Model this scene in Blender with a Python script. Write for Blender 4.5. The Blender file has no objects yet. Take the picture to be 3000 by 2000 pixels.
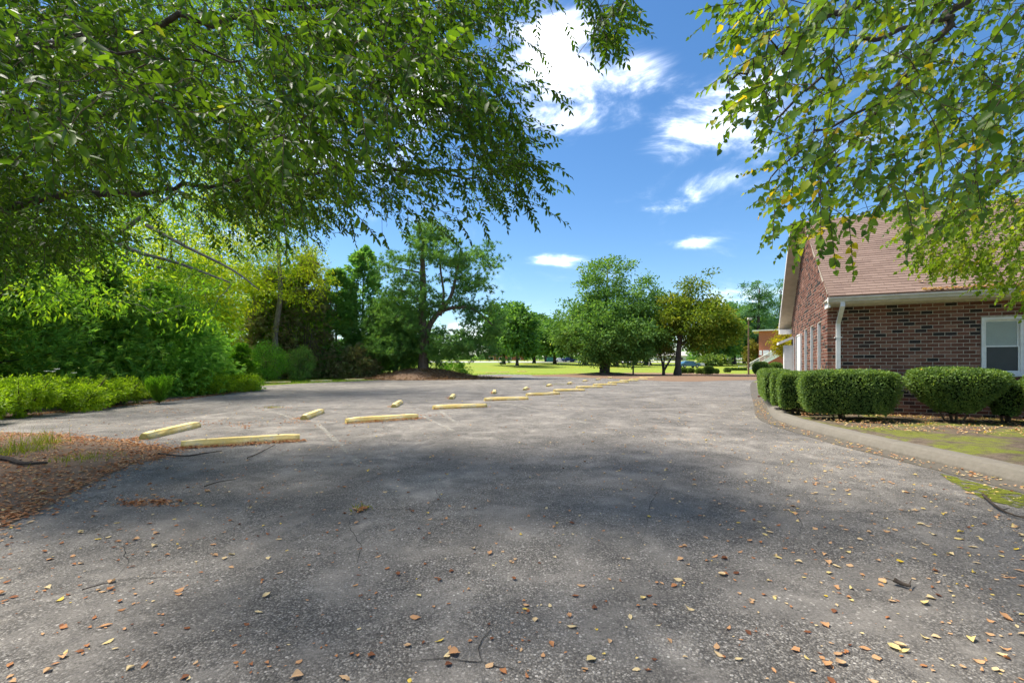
import bpy, bmesh, math, random
import numpy as np
from mathutils import Vector, Matrix, Euler

random.seed(7)
rng = np.random.default_rng(7)
scene = bpy.context.scene
col = scene.collection
R = math.radians

# ------------------------------------------------------------------ camera
F, U0, V0, H = 1400.0, 1500.0, 1068.0, 1.38       # focal length in photo pixels, horizon row, eye height
cam_d = bpy.data.cameras.new('camera')
cam_d.sensor_width = 36.0
cam_d.lens = 36.0 * F / 3000.0
cam_d.shift_y = 68.0 / 3000.0
cam_d.clip_start = 0.05
cam_d.clip_end = 5000
cam = bpy.data.objects.new('camera', cam_d)
cam.location = (0, 0, H)
cam.rotation_euler = (R(90), 0, 0)
col.objects.link(cam)
scene.camera = cam

# ------------------------------------------------------------------ light
SUN_AZ = Vector((-0.95, 0.30)).normalized()       # horizontal direction towards the sun
SUN_EL = R(61)
sun_dir = Vector((SUN_AZ.x * math.cos(SUN_EL), SUN_AZ.y * math.cos(SUN_EL), math.sin(SUN_EL)))
sd = bpy.data.lights.new('sun', 'SUN')
sd.energy = 1.5
sd.angle = R(16.0)
sd.color = (1.0, 0.93, 0.82)
so = bpy.data.objects.new('sun', sd)
so.rotation_euler = sun_dir.to_track_quat('Z', 'Y').to_euler()
so.location = (0, 0, 40)
col.objects.link(so)

scene.view_settings.view_transform = 'Standard'
scene.view_settings.look = 'None'
scene.view_settings.gamma = 1.0
scene.view_settings.exposure = 2.68
scene.render.resolution_x = 1024
scene.render.resolution_y = 682
cy = scene.cycles
cy.max_bounces = 8
cy.diffuse_bounces = 4
cy.use_adaptive_sampling = True
cy.adaptive_threshold = 0.02
cy.glossy_bounces = 2
cy.transmission_bounces = 6
cy.transparent_max_bounces = 12
cy.sample_clamp_indirect = 6.0
cy.use_denoising = True

def view_dir(u, v):
    return Vector(((u - U0) / F, 1.0, (V0 - v) / F)).normalized()

world = bpy.data.worlds.new('World')
scene.world = world
world.use_nodes = True
wn, wl = world.node_tree.nodes, world.node_tree.links
wn.clear()
w_out = wn.new('ShaderNodeOutputWorld')
w_bg = wn.new('ShaderNodeBackground')
w_bg.inputs['Strength'].default_value = 0.05
sky = wn.new('ShaderNodeTexSky')
sky.sky_type = 'NISHITA'
sky.sun_disc = False
sky.sun_elevation = SUN_EL
sky.sun_rotation = math.atan2(SUN_AZ.x, SUN_AZ.y)
sky.air_density = 1.0
sky.dust_density = 0.25
sky.ozone_density = 3.5
hs = wn.new('ShaderNodeHueSaturation')
hs.inputs['Saturation'].default_value = 1.2
hs.inputs['Value'].default_value = 0.61
wl.new(sky.outputs[0], hs.inputs['Color'])
tc = wn.new('ShaderNodeTexCoord')
# clouds: a noise on the cloud layer, thicker round a few banks
def wmath(op, a, b=None, clamp=False):
    m = wn.new('ShaderNodeMath'); m.operation = op; m.use_clamp = clamp
    for i, x in enumerate((a, b)):
        if x is None: continue
        if hasattr(x, 'links'): wl.new(x, m.inputs[i])
        else: m.inputs[i].default_value = x
    return m.outputs[0]
def wvec(op, a, b):
    m = wn.new('ShaderNodeVectorMath'); m.operation = op
    for i, x in enumerate((a, b)):
        if x is None: continue
        if hasattr(x, 'links'): wl.new(x, m.inputs[i])
        else: m.inputs[i].default_value = x
    return m.outputs[1] if op in ('LENGTH', 'DOT_PRODUCT') else m.outputs[0]
D = tc.outputs['Generated']
mp = wn.new('ShaderNodeMapping')
mp.inputs['Scale'].default_value = (3.0, 3.0, 7.0)
mp.inputs['Location'].default_value = (0.35, 0.2, 0.1)
wl.new(D, mp.inputs['Vector'])
n1 = wn.new('ShaderNodeTexNoise')
n1.inputs['Scale'].default_value = 1.5
n1.inputs['Detail'].default_value = 9
n1.inputs['Roughness'].default_value = 0.62
n1.inputs['Distortion'].default_value = 0.5
wl.new(mp.outputs[0], n1.inputs['Vector'])
bias = None
for (u, v, ru, rv, amp) in ((1600, 120, 190, 110, .34), (1700, 230, 240, 90, .36), (1860, 190, 120, 60, .30), (1690, 345, 200, 62, .33),
                            (2060, 380, 190, 120, .30), (2200, 300, 140, 90, .25), (2030, 545, 190, 62, .30), (1230, 260, 140, 80, .3),
                            (1630, 762, 110, 22, .22), (2020, 714, 80, 20, .22), (2120, 880, 200, 70, .18), (1560, 960, 420, 60, .12),
                            (900, 420, 160, 90, .2)):
    c = view_dir(u, v)
    dd = wvec('SUBTRACT', D, tuple(c))
    k = c.y
    ml = wvec('MULTIPLY', dd, (F / ru / k, 1.2, F / rv / k))
    le = wvec('LENGTH', ml, None)
    mr = wn.new('ShaderNodeMapRange')
    mr.interpolation_type = 'SMOOTHSTEP'
    mr.inputs['From Min'].default_value = 1.5
    mr.inputs['From Max'].default_value = 0.0
    mr.inputs['To Min'].default_value = 0.0
    mr.inputs['To Max'].default_value = amp
    wl.new(le, mr.inputs['Value'])
    bias = mr.outputs[0] if bias is None else wmath('MAXIMUM', bias, mr.outputs[0])
clear = None                                        # open blue between the banks; the widest entry keeps added cloud out of view
for (u, v, ru, rv, amp) in ((1760, 640, 480, 230, .20), (2050, 180, 150, 120, .16), (1980, 20, 200, 120, .16), (1480, 520, 240, 190, .15), (1700, 480, 1000, 800, .14)):
    c = view_dir(u, v)
    le = wvec('LENGTH', wvec('MULTIPLY', wvec('SUBTRACT', D, tuple(c)), (F / ru / c.y, 1.2, F / rv / c.y)), None)
    mr = wn.new('ShaderNodeMapRange'); mr.interpolation_type = 'SMOOTHSTEP'
    for k_, v_ in (('From Min', 1.5), ('From Max', 0.0), ('To Min', 0.0), ('To Max', amp)): mr.inputs[k_].default_value = v_
    wl.new(le, mr.inputs['Value'])
    clear = mr.outputs[0] if clear is None else wmath('MAXIMUM', clear, mr.outputs[0])
dens = wmath('SUBTRACT', wmath('ADD', n1.outputs['Fac'], bias), clear)
mr = wn.new('ShaderNodeMapRange')
mr.interpolation_type = 'SMOOTHSTEP'
mr.inputs['From Min'].default_value = 0.38  # low threshold adds cloud beyond the view, for soft fill light
mr.inputs['From Max'].default_value = 1.0
wl.new(dens, mr.inputs['Value'])
cm = wn.new('ShaderNodeMix'); cm.data_type = 'RGBA'
wl.new(wmath('POWER', mr.outputs[0], 2.5), cm.inputs['Factor'])
wl.new(hs.outputs[0], cm.inputs['A'])
cm.inputs['B'].default_value = (42.0, 41.2, 40.4, 1)  # cloud radiance raised far above white to give fill light
wl.new(cm.outputs['Result'], w_bg.inputs['Color'])
wl.new(w_bg.outputs[0], w_out.inputs['Surface'])

# ------------------------------------------------------------------ helpers
def zg(y):                                         # the lawn climbs gently beyond the car park
    t = max(0.0, y - 72.0)
    return 0.026 * t if y < 200 else 0.026 * 128 + 0.004 * (y - 200)
def P(u, v, y):
    return Vector(((u - U0) / F * y, y, H - (v - V0) / F * y))
def G(u, v, z=0.0):
    y = F * (H - z) / (v - V0)
    return Vector(((u - U0) / F * y, y, z))

def tag(o, label=None, cat=None, group=None, kind=None):
    if label: o['label'] = label
    if cat: o['category'] = cat
    if group: o['group'] = group
    if kind: o['kind'] = kind
    return o
def empty(name, loc=(0, 0, 0), rz=0.0, label=None, cat=None, group=None, kind=None):
    o = bpy.data.objects.new(name, None)
    o.empty_display_size = 0.2
    o.location = loc
    o.rotation_euler = (0, 0, rz)
    col.objects.link(o)
    return tag(o, label, cat, group, kind)
def link(name, me, parent=None):
    o = bpy.data.objects.new(name, me)
    col.objects.link(o)
    if parent: o.parent = parent
    return o

class MB:
    """collects simple solids into one mesh"""
    def __init__(s):
        s.v, s.f, s.r = [], [], []
    def add(s, vs, fs, r=None):
        b = len(s.v)
        s.v += [tuple(x) for x in vs]
        s.f += [tuple(i + b for i in f) for f in fs]
        s.r += [random.random() if r is None else r] * len(vs)
    def box(s, x0, x1, y0, y1, z0, z1, M=None, r=None):
        vs = [Vector((x, y, z)) for z in (z0, z1) for y in (y0, y1) for x in (x0, x1)]
        if M is not None: vs = [M @ p for p in vs]
        s.add(vs, ((0, 2, 3, 1), (4, 5, 7, 6), (0, 1, 5, 4), (1, 3, 7, 5), (3, 2, 6, 7), (2, 0, 4, 6)), r)
    def tube(s, pts, rad, n=6, cap=True, r=None, wob=0.0):
        pts = [Vector(p) for p in pts]
        vs, fs = [], []
        ref = Vector((0.31, 0.77, 0.55)).normalized()
        for i, p in enumerate(pts):
            t = (pts[min(i + 1, len(pts) - 1)] - pts[max(i - 1, 0)])
            t = t.normalized() if t.length > 1e-9 else Vector((0, 0, 1))
            a = t.cross(ref); a = a.normalized() if a.length > 1e-4 else t.cross(Vector((1, 0, 0))).normalized()
            b = t.cross(a)
            rr = rad[i] if hasattr(rad, '__len__') else rad
            for k in range(n):
                an = 2 * math.pi * k / n
                q = rr * (1 + wob * random.uniform(-1, 1))
                vs.append(p + a * math.cos(an) * q + b * math.sin(an) * q)
        for i in range(len(pts) - 1):
            for k in range(n):
                k2 = (k + 1) % n
                fs.append((i * n + k, i * n + k2, (i + 1) * n + k2, (i + 1) * n + k))
        if cap:
            fs.append(tuple(range(n - 1, -1, -1)))
            fs.append(tuple((len(pts) - 1) * n + k for k in range(n)))
        s.add(vs, fs, r)
    def prism(s, prof, axis_from, axis_to, r=None):
        """prof: list of Vector offsets (closed section) swept from one point to another"""
        a, b = Vector(axis_from), Vector(axis_to)
        n = len(prof)
        vs = [a + Vector(p) for p in prof] + [b + Vector(p) for p in prof]
        fs = [(k, (k + 1) % n, n + (k + 1) % n, n + k) for k in range(n)]
        fs += [tuple(range(n - 1, -1, -1)), tuple(range(n, 2 * n))]
        s.add(vs, fs, r)
    def mesh(s, name, mat, smooth=False):
        me = bpy.data.meshes.new(name)
        me.from_pydata(s.v, [], s.f)
        a = me.attributes.new('rnd', 'FLOAT', 'POINT')
        a.data.foreach_set('value', np.array(s.r, dtype=np.float32))
        if mat: me.materials.append(mat)
        if smooth: me.polygons.foreach_set('use_smooth', [True] * len(me.polygons))
        bm = bmesh.new(); bm.from_mesh(me); bmesh.ops.recalc_face_normals(bm, faces=bm.faces); bm.to_mesh(me); bm.free()
        return me
    def build(s, name, mat, parent=None, smooth=False):
        return link(name, s.mesh(name, mat, smooth), parent)

def np_mesh(name, V, faces, rnd, mat):
    """V (n,3); faces (m,k) all of k corners"""
    me = bpy.data.meshes.new(name)
    m, k = faces.shape
    me.vertices.add(len(V)); me.vertices.foreach_set('co', V.astype(np.float32).ravel())
    me.loops.add(m * k); me.loops.foreach_set('vertex_index', faces.astype(np.int32).ravel())
    me.polygons.add(m); me.polygons.foreach_set('loop_start', np.arange(0, m * k, k, dtype=np.int32))
    a = me.attributes.new('rnd', 'FLOAT', 'POINT'); a.data.foreach_set('value', rnd.astype(np.float32))
    me.materials.append(mat)
    me.update(calc_edges=True)
    return me

def unit(a):
    return a / np.maximum(np.linalg.norm(a, axis=-1, keepdims=True), 1e-9)
def rand_unit(n):
    return unit(rng.normal(size=(n, 3)))

SHAPES = {                                          # half width at two stations along the leaf
    'lance': (0.30, 0.92, 0.66, 0.78), 'heart': (0.22, 1.0, 0.58, 0.82), 'oval': (0.28, 0.9, 0.70, 0.9),
}
def leaf_arrays(C, Dr, Nn, L, W, shape='quad', fold=0.18, curl=0.12):
    Dr = unit(Dr); S = unit(np.cross(Dr, Nn)); Nn = np.cross(S, Dr)
    L = L[:, None]; W = W[:, None]
    n = len(C)
    if shape == 'needle':
        V = np.stack([C - S * W / 2, C + S * W / 2, C + Dr * L], 1)
        f = np.arange(n * 3).reshape(n, 3)
        return V.reshape(-1, 3), f, 3
    if shape == 'quad':
        lift = Nn * W * fold
        V = np.stack([C, C + Dr * L * .45 + S * W / 2 + lift, C + Dr * L - Nn * L * curl, C + Dr * L * .45 - S * W / 2 + lift], 1)
        b = (np.arange(n) * 4)[:, None]
        f = np.concatenate([b + np.array([[0, 2, 1]]), b + np.array([[0, 3, 2]])], 0)
        return V.reshape(-1, 3), f, 4
    t1, w1, t2, w2 = SHAPES[shape]
    lift = Nn * W * fold
    V = np.stack([C, C + Dr * L * t1 + S * W / 2 * w1 + lift * w1, C + Dr * L * t2 + S * W / 2 * w2 + lift * w2 - Nn * L * curl * .35,
                  C + Dr * L - Nn * L * curl,
                  C + Dr * L * t2 - S * W / 2 * w2 + lift * w2 - Nn * L * curl * .35, C + Dr * L * t1 - S * W / 2 * w1 + lift * w1], 1)
    b = (np.arange(n) * 6)[:, None]
    f = np.concatenate([b + np.array([[0, 3, 2, 1]]), b + np.array([[0, 5, 4, 3]])], 0)
    return V.reshape(-1, 3), f, 6
def leaf_object(name, C, Dr, Nn, L, W, rnd, mat, parent, shape='quad', fold=.18, curl=.12):
    V, f, k = leaf_arrays(C, Dr, Nn, L, W, shape, fold, curl)
    me = np_mesh(name, V, f, np.repeat(rnd, k), mat)
    return link(name, me, parent)

def lerp_path(pts, n):
    """smooth path through points"""
    pts = [Vector(p) for p in pts]
    out = []
    m = len(pts) - 1
    for i in range(m):
        p0, p1, p2, p3 = pts[max(i - 1, 0)], pts[i], pts[i + 1], pts[min(i + 2, m)]
        for k in range(n):
            t = k / n
            out.append(0.5 * ((2 * p1) + (p2 - p0) * t + (2 * p0 - 5 * p1 + 4 * p2 - p3) * t * t + (3 * p1 - p0 - 3 * p2 + p3) * t ** 3))
    out.append(pts[-1])
    return out

# ------------------------------------------------------------------ materials
def new_mat(name):
    m = bpy.data.materials.new(name)
    m.use_nodes = True
    nt = m.node_tree
    for n in list(nt.nodes):
        if n.type != 'OUTPUT_MATERIAL': nt.nodes.remove(n)
    out = nt.nodes[0]
    return m, nt, out
class NT:
    def __init__(s, name):
        s.m, s.t, s.out = new_mat(name)
    def n(s, typ, **kw):
        nd = s.t.nodes.new(typ)
        for k, v in kw.items(): setattr(nd, k, v)
        return nd
    def l(s, a, b): s.t.links.new(a, b)
    def set(s, nd, **kw):
        for k, v in kw.items(): nd.inputs[k.replace('_', ' ')].default_value = v
        return nd
    def coord(s, scale=1.0, which='Object'):
        c = s.n('ShaderNodeTexCoord'); m = s.n('ShaderNodeMapping')
        m.inputs['Scale'].default_value = (scale,) * 3 if not hasattr(scale, '__len__') else scale
        s.l(c.outputs[which], m.inputs['Vector'])
        return m.outputs[0]
    def noise(s, vec, scale, detail=4, rough=.55, dist=0.0):
        nd = s.n('ShaderNodeTexNoise'); s.l(vec, nd.inputs['Vector'])
        return s.set(nd, Scale=scale, Detail=detail, Roughness=rough, Distortion=dist).outputs['Fac']
    def vor(s, vec, scale, out='Distance', feature='F1', rand=1.0):
        nd = s.n('ShaderNodeTexVoronoi', feature=feature); s.l(vec, nd.inputs['Vector'])
        s.set(nd, Scale=scale, Randomness=rand)
        return nd.outputs[out]
    def ramp(s, fac, stops, interp='LINEAR'):
        nd = s.n('ShaderNodeValToRGB'); cr = nd.color_ramp; cr.interpolation = interp
        while len(cr.elements) < len(stops): cr.elements.new(0.5)
        for e, (p, c) in zip(cr.elements, stops):
            e.position = p; e.color = (c[0], c[1], c[2], 1) if hasattr(c, '__len__') else (c, c, c, 1)
        s.l(fac, nd.inputs[0])
        return nd.outputs[0]
    def mix(s, fac, a, b, blend='MIX'):
        nd = s.n('ShaderNodeMix', data_type='RGBA', blend_type=blend)
        for key, x in (('Factor', fac), ('A', a), ('B', b)):
            if hasattr(x, 'links'): s.l(x, nd.inputs[key])
            elif key == 'Factor': nd.inputs[key].default_value = x
            else: nd.inputs[key].default_value = (x[0], x[1], x[2], 1) if hasattr(x, '__len__') else (x, x, x, 1)
        return nd.outputs['Result']
    def math(s, op, a, b=None, clamp=False):
        nd = s.n('ShaderNodeMath', operation=op, use_clamp=clamp)
        for i, x in enumerate((a, b)):
            if x is None: continue
            if hasattr(x, 'links'): s.l(x, nd.inputs[i])
            else: nd.inputs[i].default_value = x
        return nd.outputs[0]
    def rng(s, x, a, b, c=0.0, d=1.0, smooth=True):
        nd = s.n('ShaderNodeMapRange')
        if smooth: nd.interpolation_type = 'SMOOTHSTEP'
        s.l(x, nd.inputs['Value'])
        for k, v in (('From Min', a), ('From Max', b), ('To Min', c), ('To Max', d)): nd.inputs[k].default_value = v
        return nd.outputs[0]
    def attr(s, name='rnd'):
        nd = s.n('ShaderNodeAttribute'); nd.attribute_name = name
        return nd.outputs['Fac']
    def bump(s, h, strength=.5, dist=.01):
        nd = s.n('ShaderNodeBump'); nd.inputs['Strength'].default_value = strength; nd.inputs['Distance'].default_value = dist
        s.l(h, nd.inputs['Height'])
        return nd.outputs[0]
    def bsdf(s, colr, rough=.6, normal=None, spec=.4, metal=0.0, trans=0.0):
        b = s.n('ShaderNodeBsdfPrincipled')
        if hasattr(colr, 'links'): s.l(colr, b.inputs['Base Color'])
        else: b.inputs['Base Color'].default_value = (*colr, 1)
        if hasattr(rough, 'links'): s.l(rough, b.inputs['Roughness'])
        else: b.inputs['Roughness'].default_value = rough
        b.inputs['Specular IOR Level'].default_value = spec
        b.inputs['Metallic'].default_value = metal
        if normal is not None: s.l(normal, b.inputs['Normal'])
        s.l(b.outputs[0], s.out.inputs['Surface'])
        return b

def leaf_mat(name, stops, trans=.45, tcol=(1.25, 1.3, .55), rough=.5, spec=.3):
    t = NT(name)
    c = t.ramp(t.attr(), stops)
    b = t.bsdf(c, rough, spec=spec * .4)
    tr = t.n('ShaderNodeBsdfTranslucent')
    t.l(t.mix(1.0, c, tuple(x * 1.25 for x in tcol), 'MULTIPLY'), tr.inputs['Color'])
    mx = t.n('ShaderNodeMixShader'); mx.inputs[0].default_value = trans
    t.l(b.outputs[0], mx.inputs[1]); t.l(tr.outputs[0], mx.inputs[2])
    t.l(mx.outputs[0], t.out.inputs['Surface'])
    return t.m
def plain(name, c, rough=.5, spec=.4, metal=0.0, var=.25, scale=6.0, bump=.0):
    t = NT(name)
    v = t.coord(1.0)
    nz = t.noise(v, scale, 5, .6)
    colr = t.mix(t.rng(nz, .3, .75), tuple(x * (1 - var) for x in c), tuple(min(1, x * (1 + var * .5)) for x in c))
    t.bsdf(colr, rough, t.bump(t.noise(v, scale * 8, 3), bump, .01) if bump else None, spec, metal)
    return t.m
def bark(name, c1, c2, scale=9.0):
    t = NT(name)
    v = t.coord((1, 1, .28))
    nz = t.noise(v, scale, 6, .65, .6)
    ra = t.ramp(nz, ((.3, c1), (.7, c2)))
    t.bsdf(ra, .9, t.bump(nz, .9, .05), .15)
    return t.m

M = {}
# asphalt: worn, with exposed stones, pale dusty swirls and darker patches
t = NT('asphalt')
v = t.coord(1.0)
stone = t.vor(v, 95, 'Color'); sep = t.n('ShaderNodeSeparateColor'); t.l(stone, sep.inputs[0])
sd1 = t.vor(v, 95, 'Distance')
fine = t.noise(v, 260, 3, .75)
big = t.noise(v, .38, 5, .6, .9)
mid = t.noise(v, 2.1, 6, .65, 1.2)
swirl = t.noise(t.coord((1.0, .5, 1)), 1.05, 5, .6, 2.2)
gr2 = t.noise(v, 62, 5, .85)
expo = t.rng(t.noise(v, 1.3, 5, .65, .8), .30, .60)           # where the binder has worn off the stones
grey = t.ramp(sep.outputs[0], ((0.0, (.070, .064, .057)), (.5, (.165, .152, .136)), (.85, (.25, .232, .208)), (1.0, (.40, .375, .335))))
flat_ = t.ramp(t.math('ADD', t.math('MULTIPLY', fine, .4), t.math('MULTIPLY', gr2, .6)), ((.32, (.070, .064, .057)), (.5, (.165, .152, .136)), (.68, (.33, .305, .27))))
pit = t.rng(sd1, .28, .8, 1.0, .30)
grey = t.mix(.9, grey, pit, 'MULTIPLY')
grey = t.mix(t.math('MULTIPLY', expo, .85), flat_, grey)
st2 = t.n('ShaderNodeTexVoronoi'); t.l(v, st2.inputs['Vector']); t.set(st2, Scale=46.0, Randomness=1.0)
se2 = t.n('ShaderNodeSeparateColor'); t.l(st2.outputs['Color'], se2.inputs[0])
grey = t.mix(t.math('MULTIPLY', t.rng(st2.outputs['Distance'], .30, .42, 1, 0), t.math('MULTIPLY', t.rng(se2.outputs[1], .35, .5), .8)), grey, t.ramp(se2.outputs[0], ((0, (.060, .056, .050)), (.5, (.16, .15, .135)), (.85, (.30, .28, .25)), (1, (.46, .43, .39)))))
dust = t.math('MULTIPLY', t.rng(swirl, .52, .78), .5)
grey = t.mix(dust, grey, (.285, .26, .228))
grey = t.mix(t.rng(mid, .30, .72), t.mix(1.0, grey, (.80, .79, .78), 'MULTIPLY'), t.mix(1.0, grey, (1.22, 1.2, 1.17), 'MULTIPLY'))
grey = t.mix(t.rng(big, .36, .66), t.mix(1.0, grey, (.76, .75, .74), 'MULTIPLY'), t.mix(1.0, grey, (1.12, 1.10, 1.07), 'MULTIPLY'))
hgt = t.math('ADD', t.math('MULTIPLY', t.math('MULTIPLY', t.rng(sd1, .1, .75, 1, 0), expo), 1.0), t.math('MULTIPLY', fine, .7))
grey = t.mix(1.0, grey, (1.17, 1.19, 1.21), 'MULTIPLY')
t.bsdf(grey, .85, t.bump(hgt, .8, .007), .25)
M['asphalt'] = t.m
# grass
t = NT('grass')
v = t.coord(1.0)
a, b_, c_ = t.noise(v, .12, 5, .6), t.noise(v, 2.2, 5, .65), t.noise(t.coord((1, .35, 1)), 30, 3, .7)
g = t.ramp(c_, ((.25, (.095, .150, .018)), (.6, (.225, .295, .036)), (.85, (.36, .40, .07))))
g = t.mix(t.rng(a, .4, .7), g, t.mix(1.0, g, (1.3, 1.02, .9), 'MULTIPLY'))
g = t.mix(t.math('MULTIPLY', t.rng(b_, .5, .8), .35), g, (.16, .13, .05))
t.bsdf(g, .85, t.bump(c_, .8, .05), .15)
M['grass'] = t.m
# bare soil with moss
t = NT('soil_moss')
v = t.coord(1.0)
a, b_, c_ = t.noise(v, .8, 6, .65, .6), t.noise(v, 9, 5, .65), t.noise(v, 60, 3, .7)
s_ = t.ramp(b_, ((.3, (.070, .054, .040)), (.7, (.155, .120, .088))))
s_ = t.mix(t.math('MULTIPLY', t.rng(c_, .5, .75), .4), s_, (.30, .25, .2))
ms = t.ramp(c_, ((.3, (.08, .095, .016)), (.75, (.21, .225, .04))))
mask = t.math('MULTIPLY', t.rng(a, .45, .58), t.rng(b_, .3, .55))
t.bsdf(t.mix(mask, s_, ms), .95, t.bump(t.math('ADD', b_, t.math('MULTIPLY', c_, .5)), .8, .03), .1)
M['soil_moss'] = t.m
t = NT('soil')
v = t.coord(1.0)
b_, c_ = t.noise(v, 5, 6, .65), t.noise(v, 55, 3, .7)
s_ = t.ramp(b_, ((.3, (.11, .078, .055)), (.7, (.23, .165, .115))))
t.bsdf(t.mix(t.math('MULTIPLY', t.rng(c_, .5, .72), .5), s_, (.30, .18, .09)), .95, t.bump(c_, .9, .02), .1)
M['soil'] = t.m
t = NT('pine_straw')
v = t.coord((1, 1, 1))
b_, c_ = t.noise(t.coord((1, 2.5, 1)), 12, 6, .75, 2.0), t.noise(v, 1.2, 4, .6)
s_ = t.ramp(b_, ((.3, (.105, .068, .046)), (.55, (.23, .150, .100)), (.8, (.36, .255, .175))))
t.bsdf(t.mix(t.math('MULTIPLY', t.rng(c_, .4, .7), .4), s_, (.20, .13, .07)), .95, t.bump(b_, .9, .04), .1)
M['pine_straw'] = t.m
t = NT('concrete_kerb')
v = t.coord(1.0)
a, b_, c_ = t.noise(v, 1.6, 5, .6, .4), t.noise(v, 14, 5, .7), t.noise(v, 130, 2, .7)
s_ = t.ramp(b_, ((.25, (.085, .074, .058)), (.7, (.170, .150, .120))))
s_ = t.mix(t.math('MULTIPLY', t.rng(a, .45, .7), .55), s_, (.075, .070, .052))
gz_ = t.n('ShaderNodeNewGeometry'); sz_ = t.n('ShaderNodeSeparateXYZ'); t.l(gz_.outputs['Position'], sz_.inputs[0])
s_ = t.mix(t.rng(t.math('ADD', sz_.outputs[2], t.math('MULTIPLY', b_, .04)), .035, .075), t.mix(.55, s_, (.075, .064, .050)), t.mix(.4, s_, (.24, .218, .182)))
t.bsdf(t.mix(t.math('MULTIPLY', c_, .4), s_, (.16, .146, .12)), .9, t.bump(t.math('ADD', b_, t.math('MULTIPLY', c_, .6)), .5, .01), .2)
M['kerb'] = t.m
t = NT('far_road')
t.bsdf(t.ramp(t.noise(t.coord(1.0), .6, 4), ((.3, (.30, .29, .28)), (.7, (.38, .37, .36)))), .9)
M['far_road'] = t.m
# wheel stop paint
t = NT('yellow_stop_paint')
v = t.coord(1.0)
a, b_, c_ = t.noise(v, 3.5, 5, .65), t.noise(v, 22, 4, .7), t.noise(v, 90, 2, .6)
gm = t.n('ShaderNodeNewGeometry'); sp = t.n('ShaderNodeSeparateXYZ'); t.l(gm.outputs['Position'], sp.inputs[0])
y_ = t.ramp(a, ((.3, (.70, .49, .12)), (.55, (.83, .64, .26)), (.8, (.88, .76, .48))))
y_ = t.mix(t.math('MULTIPLY', t.rng(b_, .56, .75), .55), y_, (.38, .31, .17))
y_ = t.mix(t.math('MULTIPLY', t.rng(c_, .60, .8), .55), y_, (.30, .22, .10))
y_ = t.mix(t.math('MULTIPLY', t.rng(t.noise(v, 7, 6, .78, .5), .56, .66), .8), y_, (.40, .37, .31))
sx_ = t.n('ShaderNodeSeparateXYZ'); t.l(v, sx_.inputs[0])
end_ = t.rng(t.math('ADD', t.math('ABSOLUTE', sx_.outputs[0]), t.math('MULTIPLY', b_, .25)), .88, 1.05)
y_ = t.mix(t.math('MULTIPLY', end_, .7), y_, (.36, .28, .07))
t.bsdf(y_, .75, t.bump(t.math('ADD', b_, c_), .35, .006), .25)
M['stop'] = t.m
t = NT('faded_paint')
v = t.coord(1.0)
k_ = t.math('MULTIPLY', t.rng(t.noise(v, 16, 5, .75), .42, .68), t.rng(t.noise(v, 1.3, 3, .6), .28, .6))
b1 = t.bsdf((.50, .47, .39), .85)
tr = t.n('ShaderNodeBsdfTransparent'); mx = t.n('ShaderNodeMixShader')
t.l(t.math('MULTIPLY', k_, .95), mx.inputs[0]); t.l(tr.outputs[0], mx.inputs[1]); t.l(b1.outputs[0], mx.inputs[2]); t.l(mx.outputs[0], t.out.inputs['Surface'])
M['faded'] = t.m
M['crack'] = plain('crack_dark', (.040, .036, .032), .95, .1)  # flat dark tone for the crack ribbons
# bricks
def brick_mat(name, src):
    t = NT(name)
    if src == 'obj':
        r_ = t.n('ShaderNodeObjectInfo').outputs['Random']
    else:
        r_ = t.attr()
    v = t.coord(1.0)
    c = t.ramp(r_, ((0.0, (.035, .030, .028)), (.13, (.050, .040, .036)), (.16, (.125, .055, .039)), (.5, (.180, .078, .054)), (.8, (.225, .100, .070)), (1.0, (.30, .155, .11))))
    n_ = t.noise(v, 45, 4, .7)
    c = t.mix(t.rng(n_, .35, .75), t.mix(1.0, c, (.72, .72, .72), 'MULTIPLY'), t.mix(1.0, c, (1.15, 1.12, 1.1), 'MULTIPLY'))
    t.bsdf(c, .9, t.bump(n_, .5, .006), .2)
    return t.m
M['brick_o'] = brick_mat('brick_each', 'obj')
M['brick'] = brick_mat('brick_mass', 'rnd')
M['mortar'] = plain('mortar', (.48, .42, .34), .95, .1, var=.3, scale=20, bump=.4)
t = NT('red_far_brick')
v = t.coord(1.0)
sx_ = t.n('ShaderNodeSeparateXYZ'); cx_ = t.n('ShaderNodeCombineXYZ'); t.l(v, sx_.inputs[0]); t.l(t.math('ADD', sx_.outputs[0], sx_.outputs[1]), cx_.inputs[0]); t.l(sx_.outputs[2], cx_.inputs[1])
br = t.n('ShaderNodeTexBrick'); t.l(cx_.outputs[0], br.inputs['Vector'])
t.set(br, Scale=1.0, Mortar_Size=.01, Brick_Width=.22, Row_Height=.075)
br.inputs['Color1'].default_value = (.46, .13, .055, 1); br.inputs['Color2'].default_value = (.36, .10, .05, 1); br.inputs['Mortar'].default_value = (.36, .2, .14, 1)
t.bsdf(br.outputs[0], .9, spec=.2)
M['far_brick'] = t.m
def shingle_mat(name, src):
    t = NT(name)
    r_ = t.n('ShaderNodeObjectInfo').outputs['Random'] if src == 'obj' else t.attr()
    v = t.coord(1.0)
    c = t.ramp(r_, ((0, (.165, .112, .088)), (.5, (.19, .130, .102)), (1, (.215, .150, .119))))
    st = t.noise(t.coord((1.2, .25, .25)), 1.0, 4, .6)
    c = t.mix(t.math('MULTIPLY', t.rng(st, .45, .75), .35), c, (.11, .075, .065))
    n_ = t.noise(v, 140, 2, .8)
    c = t.mix(t.math('MULTIPLY', t.rng(n_, .45, .75), .35), c, (.27, .20, .17))
    t.bsdf(c, .92, t.bump(n_, .5, .004), .2)
    return t.m
M['shingle'] = shingle_mat('shingle_mass', 'rnd')
M['shingle_o'] = shingle_mat('shingle_each', 'obj')
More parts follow.
